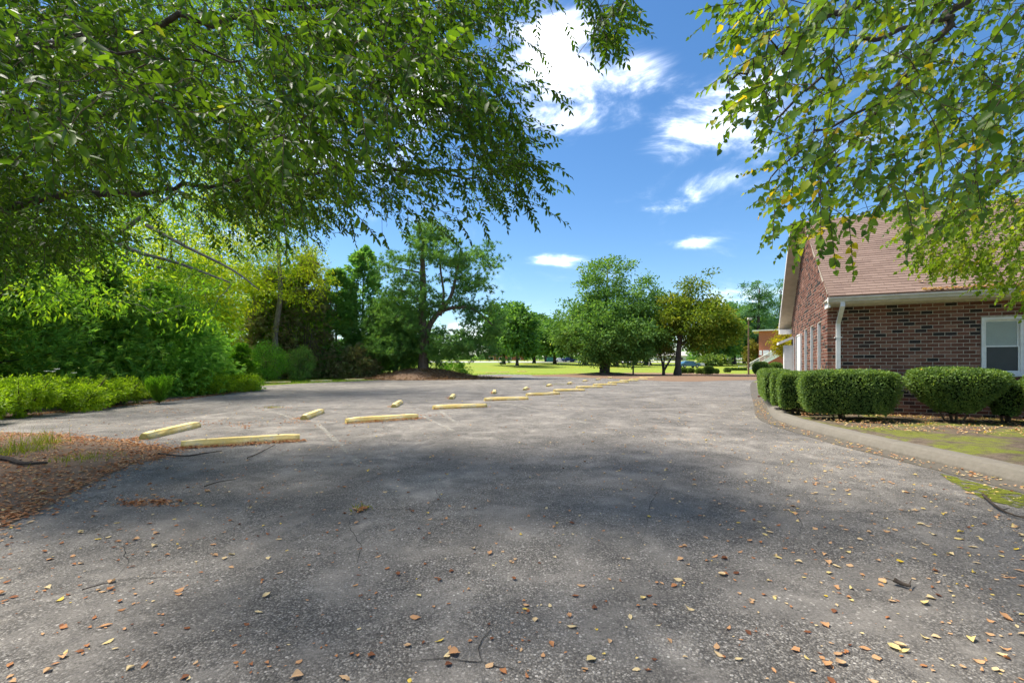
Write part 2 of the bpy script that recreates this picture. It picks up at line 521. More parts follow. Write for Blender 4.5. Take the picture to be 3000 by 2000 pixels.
M['white'] = plain('white_paint', (.74, .73, .70), .55, .35, var=.10, scale=9)
M['trim'] = plain('cream_trim', (.62, .57, .47), .6, .3, var=.14, scale=7)
M['soffit'] = plain('tan_soffit', (.50, .42, .31), .65, .3, var=.12, scale=5)
M['gutter'] = plain('gutter_metal', (.55, .52, .45), .45, .5, var=.16, scale=6)
t = NT('window_glass')
b1 = t.bsdf((.025, .035, .034), .06, spec=.9)
M['glass'] = t.m
M['blind'] = plain('window_blind', (.36, .40, .36), .7, .2, var=.06)
M['screen'] = plain('window_screen', (.045, .05, .05), .5, .4, var=.1)
M['dark'] = plain('near_black', (.015, .014, .013), .9, .1)  # for tyres and a roof; stands in for shade in openings
M['metal_dark'] = plain('dark_metal', (.05, .045, .04), .5, .5)
M['wood_pole'] = plain('brown_pole', (.20, .13, .085), .8, .2, var=.3, scale=4)
M['bark_dark'] = bark('bark_dark', (.030, .024, .019), (.10, .082, .066))
M['bark_grey'] = bark('bark_grey', (.085, .072, .058), (.26, .235, .20), 12)
M['bark_pine'] = bark('bark_pine', (.055, .038, .028), (.20, .15, .115), 5)
M['bark_far'] = bark('bark_far', (.045, .036, .03), (.11, .09, .075), 4)
M['twig'] = plain('twig_brown', (.085, .062, .042), .9, .1)
M['dead'] = plain('dead_branch', (.075, .060, .047), .9, .1, var=.4, scale=20)
# leaves
M['elm'] = leaf_mat('elm_leaf', ((0, (0.021, 0.055, 0.011)), (.4, (0.044, 0.100, 0.014)), (.75, (0.076, 0.152, 0.015)), (.95, (0.124, 0.214, 0.021)), (1, (0.247, 0.257, 0.029))), .5, (1.5, 1.4, .40), .5, .4)
M['birch'] = leaf_mat('birch_leaf', ((0, (0.036, 0.081, 0.021)), (.4, (0.078, 0.150, 0.024)), (.72, (0.162, 0.258, 0.024)), (.83, (0.263, 0.311, 0.024)), (.92, (0.550, 0.407, 0.024)), (1, (0.552, 0.359, 0.030))), .48, (1.4, 1.35, .45), .4, .4)
M['birch_lime'] = leaf_mat('birch_leaf_pale', ((0, (.075, .135, .018)), (.5, (.17, .26, .022)), (.85, (.28, .33, .03)), (1, (.46, .34, .03))), .5, (1.3, 1.3, .5))
M['azalea'] = leaf_mat('azalea_leaf', ((0, (0.074, 0.138, 0.011)), (.45, (0.193, 0.313, 0.017)), (.8, (0.304, 0.423, 0.023)), (1, (0.414, 0.506, 0.046))), .4, (1.2, 1.25, .5), .45)
M['lime'] = leaf_mat('lime_needles', ((0, (.06, .16, .012)), (.5, (.13, .29, .02)), (1, (.22, .40, .03))), .35, (1.2, 1.3, .5), .5)
M['cypress'] = leaf_mat('cypress_leaf', ((0, (.085, .200, .040)), (.4, (.150, .310, .055)), (.7, (.235, .400, .065)), (.88, (.33, .46, .06)), (1, (.34, .25, .09))), .4, (1.2, 1.25, .6), .55)
M['hemlock'] = leaf_mat('hemlock_leaf', ((0, (0.081, 0.191, 0.036)), (.5, (0.202, 0.404, 0.061)), (1, (0.404, 0.600, 0.101))), .4, (1.2, 1.3, .6), .55)
M['brown_cedar'] = leaf_mat('brown_cedar_leaf', ((0, (.19, .16, .085)), (.35, (.28, .235, .125)), (.65, (.20, .27, .09)), (1, (.38, .32, .17))), .3, (1.2, 1.15, .7), .7)
M['cedar'] = leaf_mat('cedar_leaf', ((0, (.11, .25, .07)), (.5, (.17, .36, .085)), (.85, (.26, .44, .10)), (1, (.36, .28, .11))), .35, (1.2, 1.25, .6), .6)
M['oak_yellow'] = leaf_mat('yellow_oak_leaf', ((0, (0.112, 0.198, 0.019)), (.4, (0.251, 0.343, 0.021)), (.75, (0.422, 0.488, 0.029)), (1, (0.581, 0.528, 0.040))), .55, (1.35, 1.3, .45))
M['oak_green'] = leaf_mat('green_oak_leaf', ((0, (0.055, 0.131, 0.020)), (.5, (0.138, 0.275, 0.025)), (1, (0.317, 0.428, 0.035))), .5, (1.35, 1.35, .45))
M['shrub'] = leaf_mat('shrub_leaf', ((0, (0.078, 0.198, 0.032)), (.5, (0.141, 0.316, 0.045)), (1, (0.269, 0.475, 0.063))), .4)
M['pine'] = leaf_mat('pine_needles', ((0, (0.070, 0.172, 0.053)), (.5, (0.128, 0.261, 0.063)), (.85, (0.224, 0.389, 0.083)), (1, (0.329, 0.419, 0.090))), .35, (1.2, 1.2, .6), .5)
M['magnolia'] = leaf_mat('magnolia_leaf', ((0, (0.057, 0.132, 0.034)), (.45, (0.113, 0.224, 0.052)), (.85, (0.201, 0.345, 0.081)), (1, (0.310, 0.333, 0.081))), .32, (1.25, 1.25, .5), .5, .3)
M['turning'] = leaf_mat('turning_leaf', ((0, (0.058, 0.104, 0.015)), (.4, (0.122, 0.191, 0.023)), (.7, (0.207, 0.260, 0.031)), (.9, (0.291, 0.284, 0.046)), (1, (0.321, 0.230, 0.054))), .4, (1.3, 1.25, .5))
M['far_green'] = leaf_mat('far_green_leaf', ((0, (0.052, 0.127, 0.041)), (.5, (0.096, 0.204, 0.050)), (1, (0.192, 0.312, 0.072))), .4)
M['far_pine'] = leaf_mat('far_pine_leaf', ((0, (0.057, 0.149, 0.075)), (.5, (0.103, 0.221, 0.097)), (1, (0.193, 0.324, 0.124))), .25)
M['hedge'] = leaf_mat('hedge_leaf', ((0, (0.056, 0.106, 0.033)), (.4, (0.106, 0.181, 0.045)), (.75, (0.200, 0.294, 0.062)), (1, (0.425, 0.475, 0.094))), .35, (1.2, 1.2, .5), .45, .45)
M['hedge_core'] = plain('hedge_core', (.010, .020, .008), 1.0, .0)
M['gold'] = leaf_mat('golden_leaf', ((0, (.16, .19, .012)), (.5, (.36, .33, .015)), (1, (.58, .40, .02))), .4, (1.2, 1.2, .5))
M['olive'] = leaf_mat('olive_shrub_leaf', ((0, (.07, .08, .02)), (.5, (.16, .16, .03)), (1, (.28, .24, .05))), .3)
M['weed'] = leaf_mat('weed_leaf', ((0, (.12, .15, .02)), (.5, (.22, .25, .03)), (1, (.36, .33, .06))), .4)
M['straw'] = leaf_mat('dry_straw', ((0, (.10, .055, .026)), (.5, (.24, .13, .06)), (1, (.40, .26, .13))), .15, (1, 1, 1), .8, .1)
M['litter'] = leaf_mat('fallen_leaf', ((0, (.11, .045, .028)), (.3, (.36, .145, .058)), (.55, (.50, .255, .115)), (.75, (.56, .38, .21)), (.9, (.64, .51, .27)), (1, (.68, .48, .05))), .15, (1, 1, 1), .7, .2)

# ------------------------------------------------------------------ the setting: ground sheets
def in_poly(px, py, poly):
    inside = np.zeros(len(px), bool)
    n = len(poly)
    for i in range(n):
        x1, y1 = poly[i]; x2, y2 = poly[(i + 1) % n]
        c = ((y1 > py) != (y2 > py)) & (px < (x2 - x1) * (py - y1) / (y2 - y1 + 1e-12) + x1)
        inside ^= c
    return inside
def sheet(name, pts, mat, parent=None, kind='structure'):
    me = bpy.data.meshes.new(name)
    bm = bmesh.new()
    vs = [bm.verts.new(p) for p in pts]
    f = bm.faces.new(vs)
    bmesh.ops.triangulate(bm, faces=[f])
    bmesh.ops.recalc_face_normals(bm, faces=bm.faces)
    for f in bm.faces:
        if f.normal.z < 0: f.normal_flip()
    bm.to_mesh(me); bm.free()
    me.materials.append(mat)
    o = link(name, me, parent)
    if kind and not parent: o['kind'] = kind
    return o
mb = MB()
ys = [-60, -20, 0, 72, 85, 100, 125, 150, 175, 200, 300, 600, 1500, 3500]
for i in range(len(ys) - 1):
    y0, y1 = ys[i], ys[i + 1]
    w0, w1 = 120 + abs(y0) * 1.8, 120 + abs(y1) * 1.8
    mb.add([(-w0, y0, zg(y0) - .012), (w0, y0, zg(y0) - .012), (w1, y1, zg(y1) - .012), (-w1, y1, zg(y1) - .012)], [(0, 1, 2, 3)])
tag(mb.build('lawn', M['grass']), kind='structure')

KERB = [(5.62, -8), (5.55, 0), (5.49, 5.1), (5.54, 6.2), (5.56, 7.0), (5.58, 7.9), (5.68, 9.1), (5.95, 11.0), (6.5, 12.7), (8.3, 16.4), (11.4, 22.8), (16.2, 32.5), (19.2, 38.2)]
lot = [(-30, -12), (12, -12)] + [(x + .02, y) for x, y in KERB] + [(23, 44), (28, 45), (17.5, 41.5), (13.5, 41), (10.5, 46), (8.0, 52), (4.5, 60), (2.0, 66), (-1.5, 69), (-4.5, 66), (-4.6, 52), (-8, 46), (-10.9, 44.5), (-12.7, 41.5), (-15.3, 36), (-16.6, 31.0), (-14.6, 26), (-13.6, 22), (-13.1, 17.3), (-13.2, 12.3), (-14, 8), (-30, 6)]
parking = sheet('parking_lot', [(x, y, 0) for x, y in lot], M['asphalt'])
# the road far behind the lawn
mb = MB()
for y0, y1, dz in ((152, 172, .01),):
    mb.add([(-260, y0, zg(y0) + dz), (260, y0, zg(y0) + dz), (260, y1, zg(y1) + dz), (-260, y1, zg(y1) + dz)], [(0, 1, 2, 3)])
tag(mb.build('far_road', M['far_road']), kind='structure')
# bed between kerb and building
bed_edge = [(x + .62, y) for x, y in KERB]
def offs(poly, d):
    out = []
    for i in range(len(poly)):
        a = Vector(poly[max(i - 1, 0)]); b = Vector(poly[min(i + 1, len(poly) - 1)])
        tt = (b - a).normalized()
        out.append((poly[i][0] + tt.y * d, poly[i][1] - tt.x * d))
    return out
def densify(poly, step):
    out = []
    for i in range(len(poly) - 1):
        a, b = Vector(poly[i]), Vector(poly[i + 1])
        n = max(1, int((b - a).length / step))
        for k in range(n): out.append(tuple(a.lerp(b, k / n)))
    out.append(poly[-1])
    return out
kp = [(p.x, p.y) for p in lerp_path([(x, y, 0) for x, y in KERB], 6)]
mb = MB()
cols = 16
inner = offs(kp, .66)
rows = []
for (x, y) in inner:
    rows.append([Vector((x + (22 if y > 14 else 18) * (k / cols) ** 1.6, y - 3.5 * (k / cols), .135 + .05 * min(1, (k / cols) * 4) + (.012 * math.sin(3.1 * x + k) + .012 * math.sin(2.3 * y + 2 * k) if 0 < k else 0))) for k in range(cols + 1)])
vs = [p for r_ in rows for p in r_]
fs = [(i * (cols + 1) + k, i * (cols + 1) + k + 1, (i + 1) * (cols + 1) + k + 1, (i + 1) * (cols + 1) + k) for i in range(len(rows) - 1) for k in range(cols)]
mb.add(vs, fs, .5)
o = mb.build('planting_bed', M['soil_moss'], smooth=True); tag(o, kind='structure')
for p in o.data.polygons:
    pass
# kerb with gutter pan, cast in sections
kerb = empty('kerb', (KERB[2][0], KERB[2][1], 0), kind='structure')
prof = [(0, -.05), (0, .012), (.30, .002), (.345, .012), (.385, .095), (.42, .145), (.48, .170), (.60, .176), (.68, .160), (.70, .13), (.70, -.05)]
dk = densify(kp, .25)
acc, sec, secs = 0.0, [dk[0]], []
for i in range(1, len(dk)):
    acc += (Vector(dk[i]) - Vector(dk[i - 1])).length
    sec.append(dk[i])
    if acc > 3.05:
        secs.append(sec); sec = [dk[i]]; acc = 0
secs.append(sec)
for sec in secs:
    if len(sec) < 2: continue
    a, b = Vector(sec[0]), Vector(sec[-1])
    sec = list(sec)
    sec[0] = tuple(a + (Vector(sec[1]) - a).normalized() * .008)
    lines = [offs(sec, d) for d, z in prof]
    n = len(prof)
    vs = [(lines[k][i][0] - KERB[2][0], lines[k][i][1] - KERB[2][1], prof[k][1] + .004 * math.sin(i * 1.7 + k)) for i in range(len(sec)) for k in range(n)]
    fs = [(i * n + k, i * n + (k + 1) % n, (i + 1) * n + (k + 1) % n, (i + 1) * n + k) for i in range(len(sec) - 1) for k in range(n)]
    fs += [tuple(range(n)), tuple((len(sec) - 1) * n + k for k in range(n - 1, -1, -1))]
    m2 = MB(); m2.add(vs, fs, .5)
    m2.build('kerb_section', M['kerb'], kerb, smooth=False)
# moss strip in the gutter near the camera
mossy = [G(2755, 1388), G(2800, 1398), G(2880, 1420), G(2960, 1438), G(3060, 1462), G(3150, 1500), G(3050, 1505), G(2960, 1482), G(2880, 1462), G(2820, 1432), G(2775, 1405)]
t = NT('bright_moss')
v = t.coord(1.0); c_ = t.noise(v, 40, 4, .7)
b1 = t.bsdf(t.ramp(c_, ((.3, (.07, .085, .014)), (.7, (.23, .245, .03)))), .95, t.bump(c_, 1.0, .02), .1)
tr = t.n('ShaderNodeBsdfTransparent'); mx = t.n('ShaderNodeMixShader')
t.l(t.rng(t.noise(v, 9, 4, .65), .40, .52), mx.inputs[0]); t.l(tr.outputs[0], mx.inputs[1]); t.l(b1.outputs[0], mx.inputs[2]); t.l(mx.outputs[0], t.out.inputs['Surface'])
M['moss'] = t.m
sheet('moss_patch', [(p.x, p.y, .006) for p in mossy], M['moss'])
# leaf-strewn soil island on the left
isl = [(-60, 1262), (120, 1270), (260, 1285), (420, 1300), (520, 1322), (470, 1345), (380, 1362), (300, 1400), (215, 1440), (130, 1490), (40, 1530), (-120, 1590), (-700, 1640), (-900, 1330)]
ISL = [G(u, v) for u, v in isl]
sheet('soil_island', [(p.x, p.y, .006) for p in ISL], M['soil'])
# soil verge along the left edge of the car park
ver = [(-30, 5.0), (-14.0, 7.9), (-13.15, 12.3), (-13.05, 17.3), (-13.5, 22), (-14.4, 26), (-16.2, 29.5), (-23, 31), (-40, 30), (-40, 5)]
sheet('wooded_verge', [(x, y, .008) for x, y in ver], M['soil'])
# pine straw beds
def strip_bed(name, spec, berm):
    mb = MB(); vs, fs = [], []
    m = 6
    for u, vf, vb in spec:
        a, b = G(u, vf), G(u, vb)
        for k in range(m + 1):
            q = k / m
            p = a.lerp(b, q)
            vs.append((p.x + random.uniform(-.08, .08), p.y + random.uniform(-.15, .15), zg(p.y) + .010 + berm * math.sin(math.pi * min(1, q * 1.2)) * (q < .84)))
    for i_ in range(len(spec) - 1):
        for k in range(m):
            fs.append((i_ * (m + 1) + k, (i_ + 1) * (m + 1) + k, (i_ + 1) * (m + 1) + k + 1, i_ * (m + 1) + k + 1))
    mb.add(vs, fs, .5)
    return tag(mb.build(name, M['pine_straw'], smooth=True), kind='structure')
strip_bed('straw_bed', [(1560, 1101.5, 1099.5), (1600, 1102, 1098), (1640, 1103, 1096), (1680, 1104.5, 1094.5), (1720, 1106, 1093.8), (1760, 1107.5, 1093.5), (1800, 1109, 1093.5), (1840, 1111, 1093.5), (1880, 1113, 1093.5), (1920, 1115, 1093.5), (1960, 1116.5, 1093.8), (2000, 1117.2, 1094),
                        (2040, 1117.5, 1094), (2080, 1116, 1094), (2120, 1114.5, 1094.5), (2160, 1113.6, 1095), (2200, 1113.2, 1095), (2250, 1113, 1095.5), (2300, 1113, 1096), (2420, 1113, 1097)], .10)
strip_bed('straw_skirt', [(1150, 1110.6, 1109.6), (1180, 1112, 1108), (1230, 1113, 1107), (1300, 1113, 1106), (1360, 1111.5, 1105), (1420, 1109.4, 1104), (1460, 1107, 1103), (1500, 1104.4, 1102.6)], .02)
def mound(name, c, r, h, mat, n=28, m=8):
    mb = MB(); vs, fs = [], []
    for j in range(m + 1):
        q = j / m
        for i in range(n):
            a = 2 * math.pi * i / n
            rr = r * q * (1 + .12 * math.sin(3 * a + 1) + .06 * math.sin(7 * a))
            vs.append((c[0] + rr * math.cos(a) * 1.25, c[1] + rr * math.sin(a), c[2] + h * (math.cos(q * math.pi) * .5 + .5) * (1 + .08 * random.uniform(-1, 1)) - .01))
    for j in range(m):
        for i in range(n):
            fs.append((j * n + i, j * n + (i + 1) % n, (j + 1) * n + (i + 1) % n, (j + 1) * n + i))
    mb.add(vs, fs, .5)
    o = mb.build(name, mat, smooth=True); return tag(o, kind='structure')
mound('straw_mound', (-9.0, 48.5, 0), 5.6, 1.0, M['pine_straw'])
mound('straw_mound', (12.0, 61.5, 0), 5.0, .42, M['pine_straw'])

# faded stall lines, cracks
def ribbon(name, pts, w, mat, parent, z=.004, jag=0.0, taper=False):
    pts = [Vector((p[0], p[1], 0)) for p in pts]
    P2 = []
    for i in range(len(pts) - 1):
        n = max(1, int((pts[i + 1] - pts[i]).length / .06)) if jag else 1
        for k in range(n):
            q = pts[i].lerp(pts[i + 1], k / n)
            if jag: q = q + Vector((random.gauss(0, jag), random.gauss(0, jag), 0))
            P2.append(q)
    P2.append(pts[-1])
    vs, fs = [], []
    for i, p in enumerate(P2):
        tt = (P2[min(i + 1, len(P2) - 1)] - P2[max(0, i - 1)]).normalized()
        s_ = Vector((tt.y, -tt.x, 0))
        ww = w * (random.uniform(.35, 1.3) if jag else 1)
        if taper: ww *= .25 + .75 * math.sin(math.pi * (i + .5) / len(P2))
        vs += [p + s_ * ww / 2 + Vector((0, 0, z)), p - s_ * ww / 2 + Vector((0, 0, z))]
    fs = [(2 * i, 2 * i + 1, 2 * i + 3, 2 * i + 2) for i in range(len(P2) - 1)]
    mb = MB(); mb.add(vs, fs, .5)
    o = mb.build(name, mat, parent)
    for p in o.data.polygons:
        if p.normal.z < 0: p.flip()
    return o
def GP(*uv): return [G(u, v) for u, v in uv]
for ln in (((930, 1240), (1062, 1366)), ((1232, 1216), (1330, 1262)), ((1290, 1204), (1345, 1245)), ((1480, 1180), (1720, 1240)), ((1600, 1165), (1880, 1205)),
           ((1700, 1150), (1960, 1180)), ((1790, 1141), (2010, 1162)), ((1850, 1131), (2060, 1146)), ((880, 1232), (720, 1180))):
    ribbon('stall_line', GP(*ln), .10, M['faded'], parking)
for cr in (((1910, 1472), (2050, 1480), (2200, 1492), (2330, 1497), (2480, 1500), (2640, 1500), (2740, 1494), (2860, 1488)),
           ((580, 1432), (760, 1420), (900, 1408), (990, 1402)), ((300, 1330), (480, 1315), (660, 1292)),
           ((1150, 1940), (1290, 1932), (1420, 1942), (1540, 1975), (1620, 2000), (1680, 2040)),
           ((940, 1490), (1060, 1488), (1250, 1494), (1480, 1492)), ((2260, 1350), (2420, 1352), (2520, 1362)), ((150, 1745), (330, 1700), (520, 1690))):
    ribbon('crack', GP(*cr), .0065, M['crack'], parking, .0045, .006, True)

for cr in (((1997, 1319), (1950, 1400), (1908, 1472), (1890, 1560), (1860, 1640)), ((1050, 1490), (1020, 1540), (1060, 1600), (1040, 1660)), ((2330, 1497), (2350, 1540), (2330, 1580)),
           ((1420, 1942), (1400, 1900), (1430, 1850), (1420, 1800)), ((700, 1330), (860, 1345), (1000, 1340), (1180, 1352)), ((1400, 1262), (1600, 1270), (1800, 1266), (2036, 1262)),
           ((330, 1700), (380, 1650), (360, 1600), (400, 1560)), ((1250, 1494), (1290, 1460), (1270, 1420))):
    ribbon('crack', GP(*cr), .0045, M['crack'], parking, .0055, .006, True)
# ------------------------------------------------------------------ wheel stops
STOPS = []
def wheel_stop(p0, p1, label, group, w=.19, h=.125, tilt=0.0):
    a, b = Vector((p0[0], p0[1], 0)), Vector((p1[0], p1[1], 0))
    d = (b - a); L = 1.8; d.normalize()
    c = (a + b) / 2
    z = max(0, zg(c.y))
    o = empty('wheel_stop', (c.x, c.y, z + .001), math.atan2(d.y, d.x), label, 'wheel stop', group)
    bm = bmesh.new()
    n = 9
    sec = [(-w / 2, 0), (-w / 2, h * .45), (-w * .30, h * .93), (-w * .22, h), (w * .22, h), (w * .30, h * .93), (w / 2, h * .45), (w / 2, 0)]
    rings = []
    for i in range(n):
        x = -L / 2 + L * i / (n - 1)
        e = .86 if i in (0, n - 1) else 1.0
        rings.append([bm.verts.new((x + random.uniform(-.004, .004), y * e + random.uniform(-.004, .004), zz * e + (random.uniform(-.004, .004) if zz else 0))) for y, zz in sec])
    for i in range(n - 1):
        for k in range(len(sec)):
            k2 = (k + 1) % len(sec)
            bm.faces.new((rings[i][k], rings[i][k2], rings[i + 1][k2], rings[i + 1][k]))
    bm.faces.new(rings[0][::-1]); bm.faces.new(rings[-1])
    bmesh.ops.recalc_face_normals(bm, faces=bm.faces)
    me = bpy.data.meshes.new('block'); bm.to_mesh(me); bm.free(); me.materials.append(M['stop'])
    link('block', me, o)
    for s_ in (-.55, .55):                          # steel pins that hold it down
        m2 = MB(); m2.tube([(s_, 0, h - .01), (s_, 0, h + .006)], .014, 8)
        m2.build('anchor_pin', M['metal_dark'], o)
    STOPS.append((c, d, w))
    return o
ORD = ['first', 'second', 'third', 'fourth', 'fifth', 'sixth', 'seventh', 'eighth', 'ninth', 'tenth', 'eleventh', 'twelfth', 'thirteenth']
rowA = [((532, 1311), (878, 1289)), ((1006, 1240), (1228, 1225)), ((1264, 1198.6), (1429, 1191.6)), ((1415, 1174), (1550, 1170)), ((1535, 1159.5), (1645, 1155)),
        ((1620, 1146.7), (1714, 1144.5)), ((1685, 1137), (1767, 1135)), ((1734, 1129.3), (1810, 1127.8)), ((1778, 1122.4), (1844, 1121.2)), ((1812, 1117), (1873, 1116)), ((1844, 1112), (1898, 1111.6)), ((1871, 1107.5), (1918, 1107.1))]
extra = {0: 'nearest yellow wheel stop, brown leaves heaped along its front, in the long front row', 1: 'yellow wheel stop second from the camera in the front row, pale smear beside it'}
for i, (a, b) in enumerate(rowA):
    wheel_stop(G(*a), G(*b), extra.get(i, 'pale yellow wheel stop, %s from the camera in the front row of broadside stops' % ORD[i]), 'front row of wheel stops')
rowB = [((413, 1289), (583, 1249)), ((884, 1232), (946.5, 1207)), ((1150, 1196), (1176, 1179)), ((1319, 1172), (1332, 1158.5)), ((1447, 1156), (1450, 1145.5)), ((1533, 1145), (1547, 1137)), ((1599, 1134), (1618, 1127.5)), ((1659, 1127), (1679, 1121.5)), ((1703, 1119.5), (1724, 1115)), ((1742, 1114), (1763, 1110.5)), ((1777, 1109.5), (1797, 1106.8))]
extraB = {0: 'yellow wheel stop end-on at left beside the soil island, leaves drifted against it', 1: 'pale yellow wheel stop end-on, second from the camera in the back row'}
for i, (a, b) in enumerate(rowB):
    wheel_stop(G(*a), G(*b), extraB.get(i, 'weathered yellow wheel stop seen end-on, %s from the camera in the back row' % ORD[i]), 'back row of angled wheel stops')
rowC = [((770, 1122.5), (858, 1121)), ((898, 1118), (982, 1116)), ((1005, 1113.5), (1075, 1112.3)), ((1098, 1109.5), (1162, 1108))]
for i, (a, b) in enumerate(rowC):
    wheel_stop(G(*a), G(*b), 'pale wheel stop against the grass left of the pine mound, %s from the left' % ORD[i], 'wheel stops along the grass')
rowD = [((1423, 1094.2), (1454, 1094)), ((1456, 1093.2), (1496, 1093)), ((1512, 1092.3), (1546, 1092))]
for i, (a, b) in enumerate(rowD):
    wheel_stop(G(*a), G(*b), 'distant wheel stop on the lawn edge right of the pine mound, %s from the left' % ORD[i], 'wheel stops along the far lawn edge')

# ------------------------------------------------------------------ brick building on the right
TH = R(25)
B0 = Vector((7.85, 11.9, 0.0))
bld = empty('brick_building', B0, -TH, 'low brown brick building with shingled gable roof and white window, right', 'building')
def BL(a, b, z=0):                                  # building-local to world
    c, s = math.cos(TH), math.sin(TH)
    return Vector((B0.x + a * c + b * s, B0.y - a * s + b * c, z))
CH, BLN = .0844, .217                               # course height and brick length with joint
Z0, ZF = 0.10, 2.84                                 # foot of wall, underside of the frieze
LEN, DEP = 9.5, 8.25
RIDGE_B, RIDGE_Z = DEP / 2, 6.05
EAVE_OUT, RAKE = .52, .42
slope = (RIDGE_Z - 3.02) / (RIDGE_B + EAVE_OUT)
def roof_z(b): return RIDGE_Z - slope * abs(b - RIDGE_B)
# core of the wall: mortar coloured, bricks stand 8 mm proud; a pentagon on the gable side
WX0, WX1, WZ0, WZ1 = 2.90, 3.60, 1.16, 2.43        # window opening in the front wall
J = .005
mb = MB()
def wallbox(x0, x1, y0, y1, z0, z1): mb.box(x0, x1, y0, y1, z0, z1)
for x0, x1, z0, z1 in ((J, WX0, Z0, ZF + .1), (WX1, LEN, Z0, ZF + .1), (WX0, WX1, Z0, WZ0), (WX0, WX1, WZ1, ZF + .1)):
    wallbox(x0, x1, J, .22, z0, z1)
mb.build('wall', M['mortar'], bld)
mb = MB()
# gable openings along the side wall: (b0, b1, z0, z1, what)
GO = [(.95, 1.50, .86, 2.52, 'w'), (2.35, 2.90, .86, 2.52, 'w'), (3.70, 4.25, .86, 2.52, 'w'), (5.0, 5.95, .12, 2.45, 'd'), (6.45, 6.85, .86, 2.45, 'w'), (7.30, 7.65, .86, 2.45, 'w')]
cuts = [.22] + [q for g in GO for q in g[:2]] + [DEP]
gz = [2.9]
for i in range(len(cuts) - 1):
    b0, b1 = cuts[i], cuts[i + 1]
    hole = next((g for g in GO if abs(g[0] - b0) < 1e-6), None)
    if hole:
        mb.box(J, .22, b0, b1, Z0, hole[2]); mb.box(J, .22, b0, b1, hole[3], 2.9)
    else:
        mb.box(J, .22, b0, b1, Z0, 2.9)
gp = [(0.0 + .01, 2.9), (DEP - .01, 2.9), (DEP - .01, roof_z(DEP) - .14), (RIDGE_B, RIDGE_Z - .14), (.01, roof_z(0) - .14)]
vs = [(x, b, z) for x in (J, .22) for b, z in gp]
mb.add(vs, [(0, 1, 2, 3, 4), (9, 8, 7, 6, 5)] + [(k, 5 + k, 5 + (k + 1) % 5, (k + 1) % 5) for k in range(5)])
mb.box(.22, LEN, DEP - .22, DEP, Z0, 2.9)
mb.build('gable_wall', M['mortar'], bld)
# bricks
bw, bh = BLN - .0135, CH - .0135
def brick_mesh(l):
    m_ = MB(); e = .004
    x, z = l / 2, bh / 2
    vs = [(-x, .02, -z), (x, .02, -z), (x, .02, z), (-x, .02, z), (-x, e, -z), (x, e, -z), (x, e, z), (-x, e, z), (-x + e, 0, -z + e), (x - e, 0, -z + e), (x - e, 0, z - e), (-x + e, 0, z - e)]
    fs = [(0, 1, 5, 4), (1, 2, 6, 5), (2, 3, 7, 6), (3, 0, 4, 7), (4, 5, 9, 8), (5, 6, 10, 9), (6, 7, 11, 10), (7, 4, 8, 11), (8, 9, 10, 11)]
    m_.add(vs, fs, .5)
    return m_
cand, rest = [], []
nc = int((ZF + .06 - Z0) / CH)
for c in range(nc):
    z = Z0 + (c + .5) * CH
    if z + bh / 2 > ZF + .03: continue
    x = -BLN / 2 * (c % 2) + .002
    while x < LEN - .1:
        x0, x1 = max(x, .002), min(x + bw, LEN)
        x += BLN
        segs = [(x0, x1)]
        if z + bh / 2 > WZ0 - .02 and z - bh / 2 < WZ1 + .02:
            segs = [(p, min(q, WX0 - .004)) for p, q in segs if p < WX0] + [(max(p, WX1 + .004), q) for p, q in segs if q > WX1]
        for p, q in segs:
            if q - p < .03: continue
            (cand if (z > 1.02 and q < 3.7) else rest).append((p, q, z))
cand.sort(key=lambda t_: -t_[2])
cand, more = cand[:300], cand[300:]
rest += more
bcache = {}
for p, q, z in cand:
    l = round(q - p, 3)
    if l not in bcache: bcache[l] = brick_mesh(l).mesh('brick', M['brick_o'])
    o = link('brick', bcache[l], bld)
    o.location = ((p + q) / 2, -.001 + random.uniform(-.002, .002), z)
mb = MB()
for p, q, z in rest:
    bmk = brick_mesh(q - p); off = Vector(((p + q) / 2, -.001 + random.uniform(-.002, .002), z))
    mb.add([Vector(v_) + off for v_ in bmk.v], bmk.f)
# side wall bricks (faces -x)
for c in range(int((RIDGE_Z - Z0) / CH)):
    z = Z0 + (c + .5) * CH
    b = -BLN / 2 * ((c + 1) % 2) + .001
    while b < DEP:
        b0, b1 = max(b, .001), min(b + bw, DEP)
        b += BLN
        if b1 - b0 < .03 or z + bh / 2 > min(roof_z(b0), roof_z(b1)) - .15: continue
        segs = [(b0, b1)]
        for g in GO:
            if z + bh / 2 > g[2] and z - bh / 2 < g[3]:
                segs = [(p, min(q, g[0])) for p, q in segs if p < g[0]] + [(max(p, g[1]), q) for p, q in segs if q > g[1]]
        for p, q in segs:
            if q - p < .02: continue
            bmk = brick_mesh(q - p); j = random.uniform(-.002, .002)
            mb.add([Vector((v_[1] - .001 + j, (p + q) / 2 - v_[0], z + v_[2])) for v_ in bmk.v], bmk.f)
o = mb.build('bricks', M['brick'], bld); o['kind'] = 'stuff'
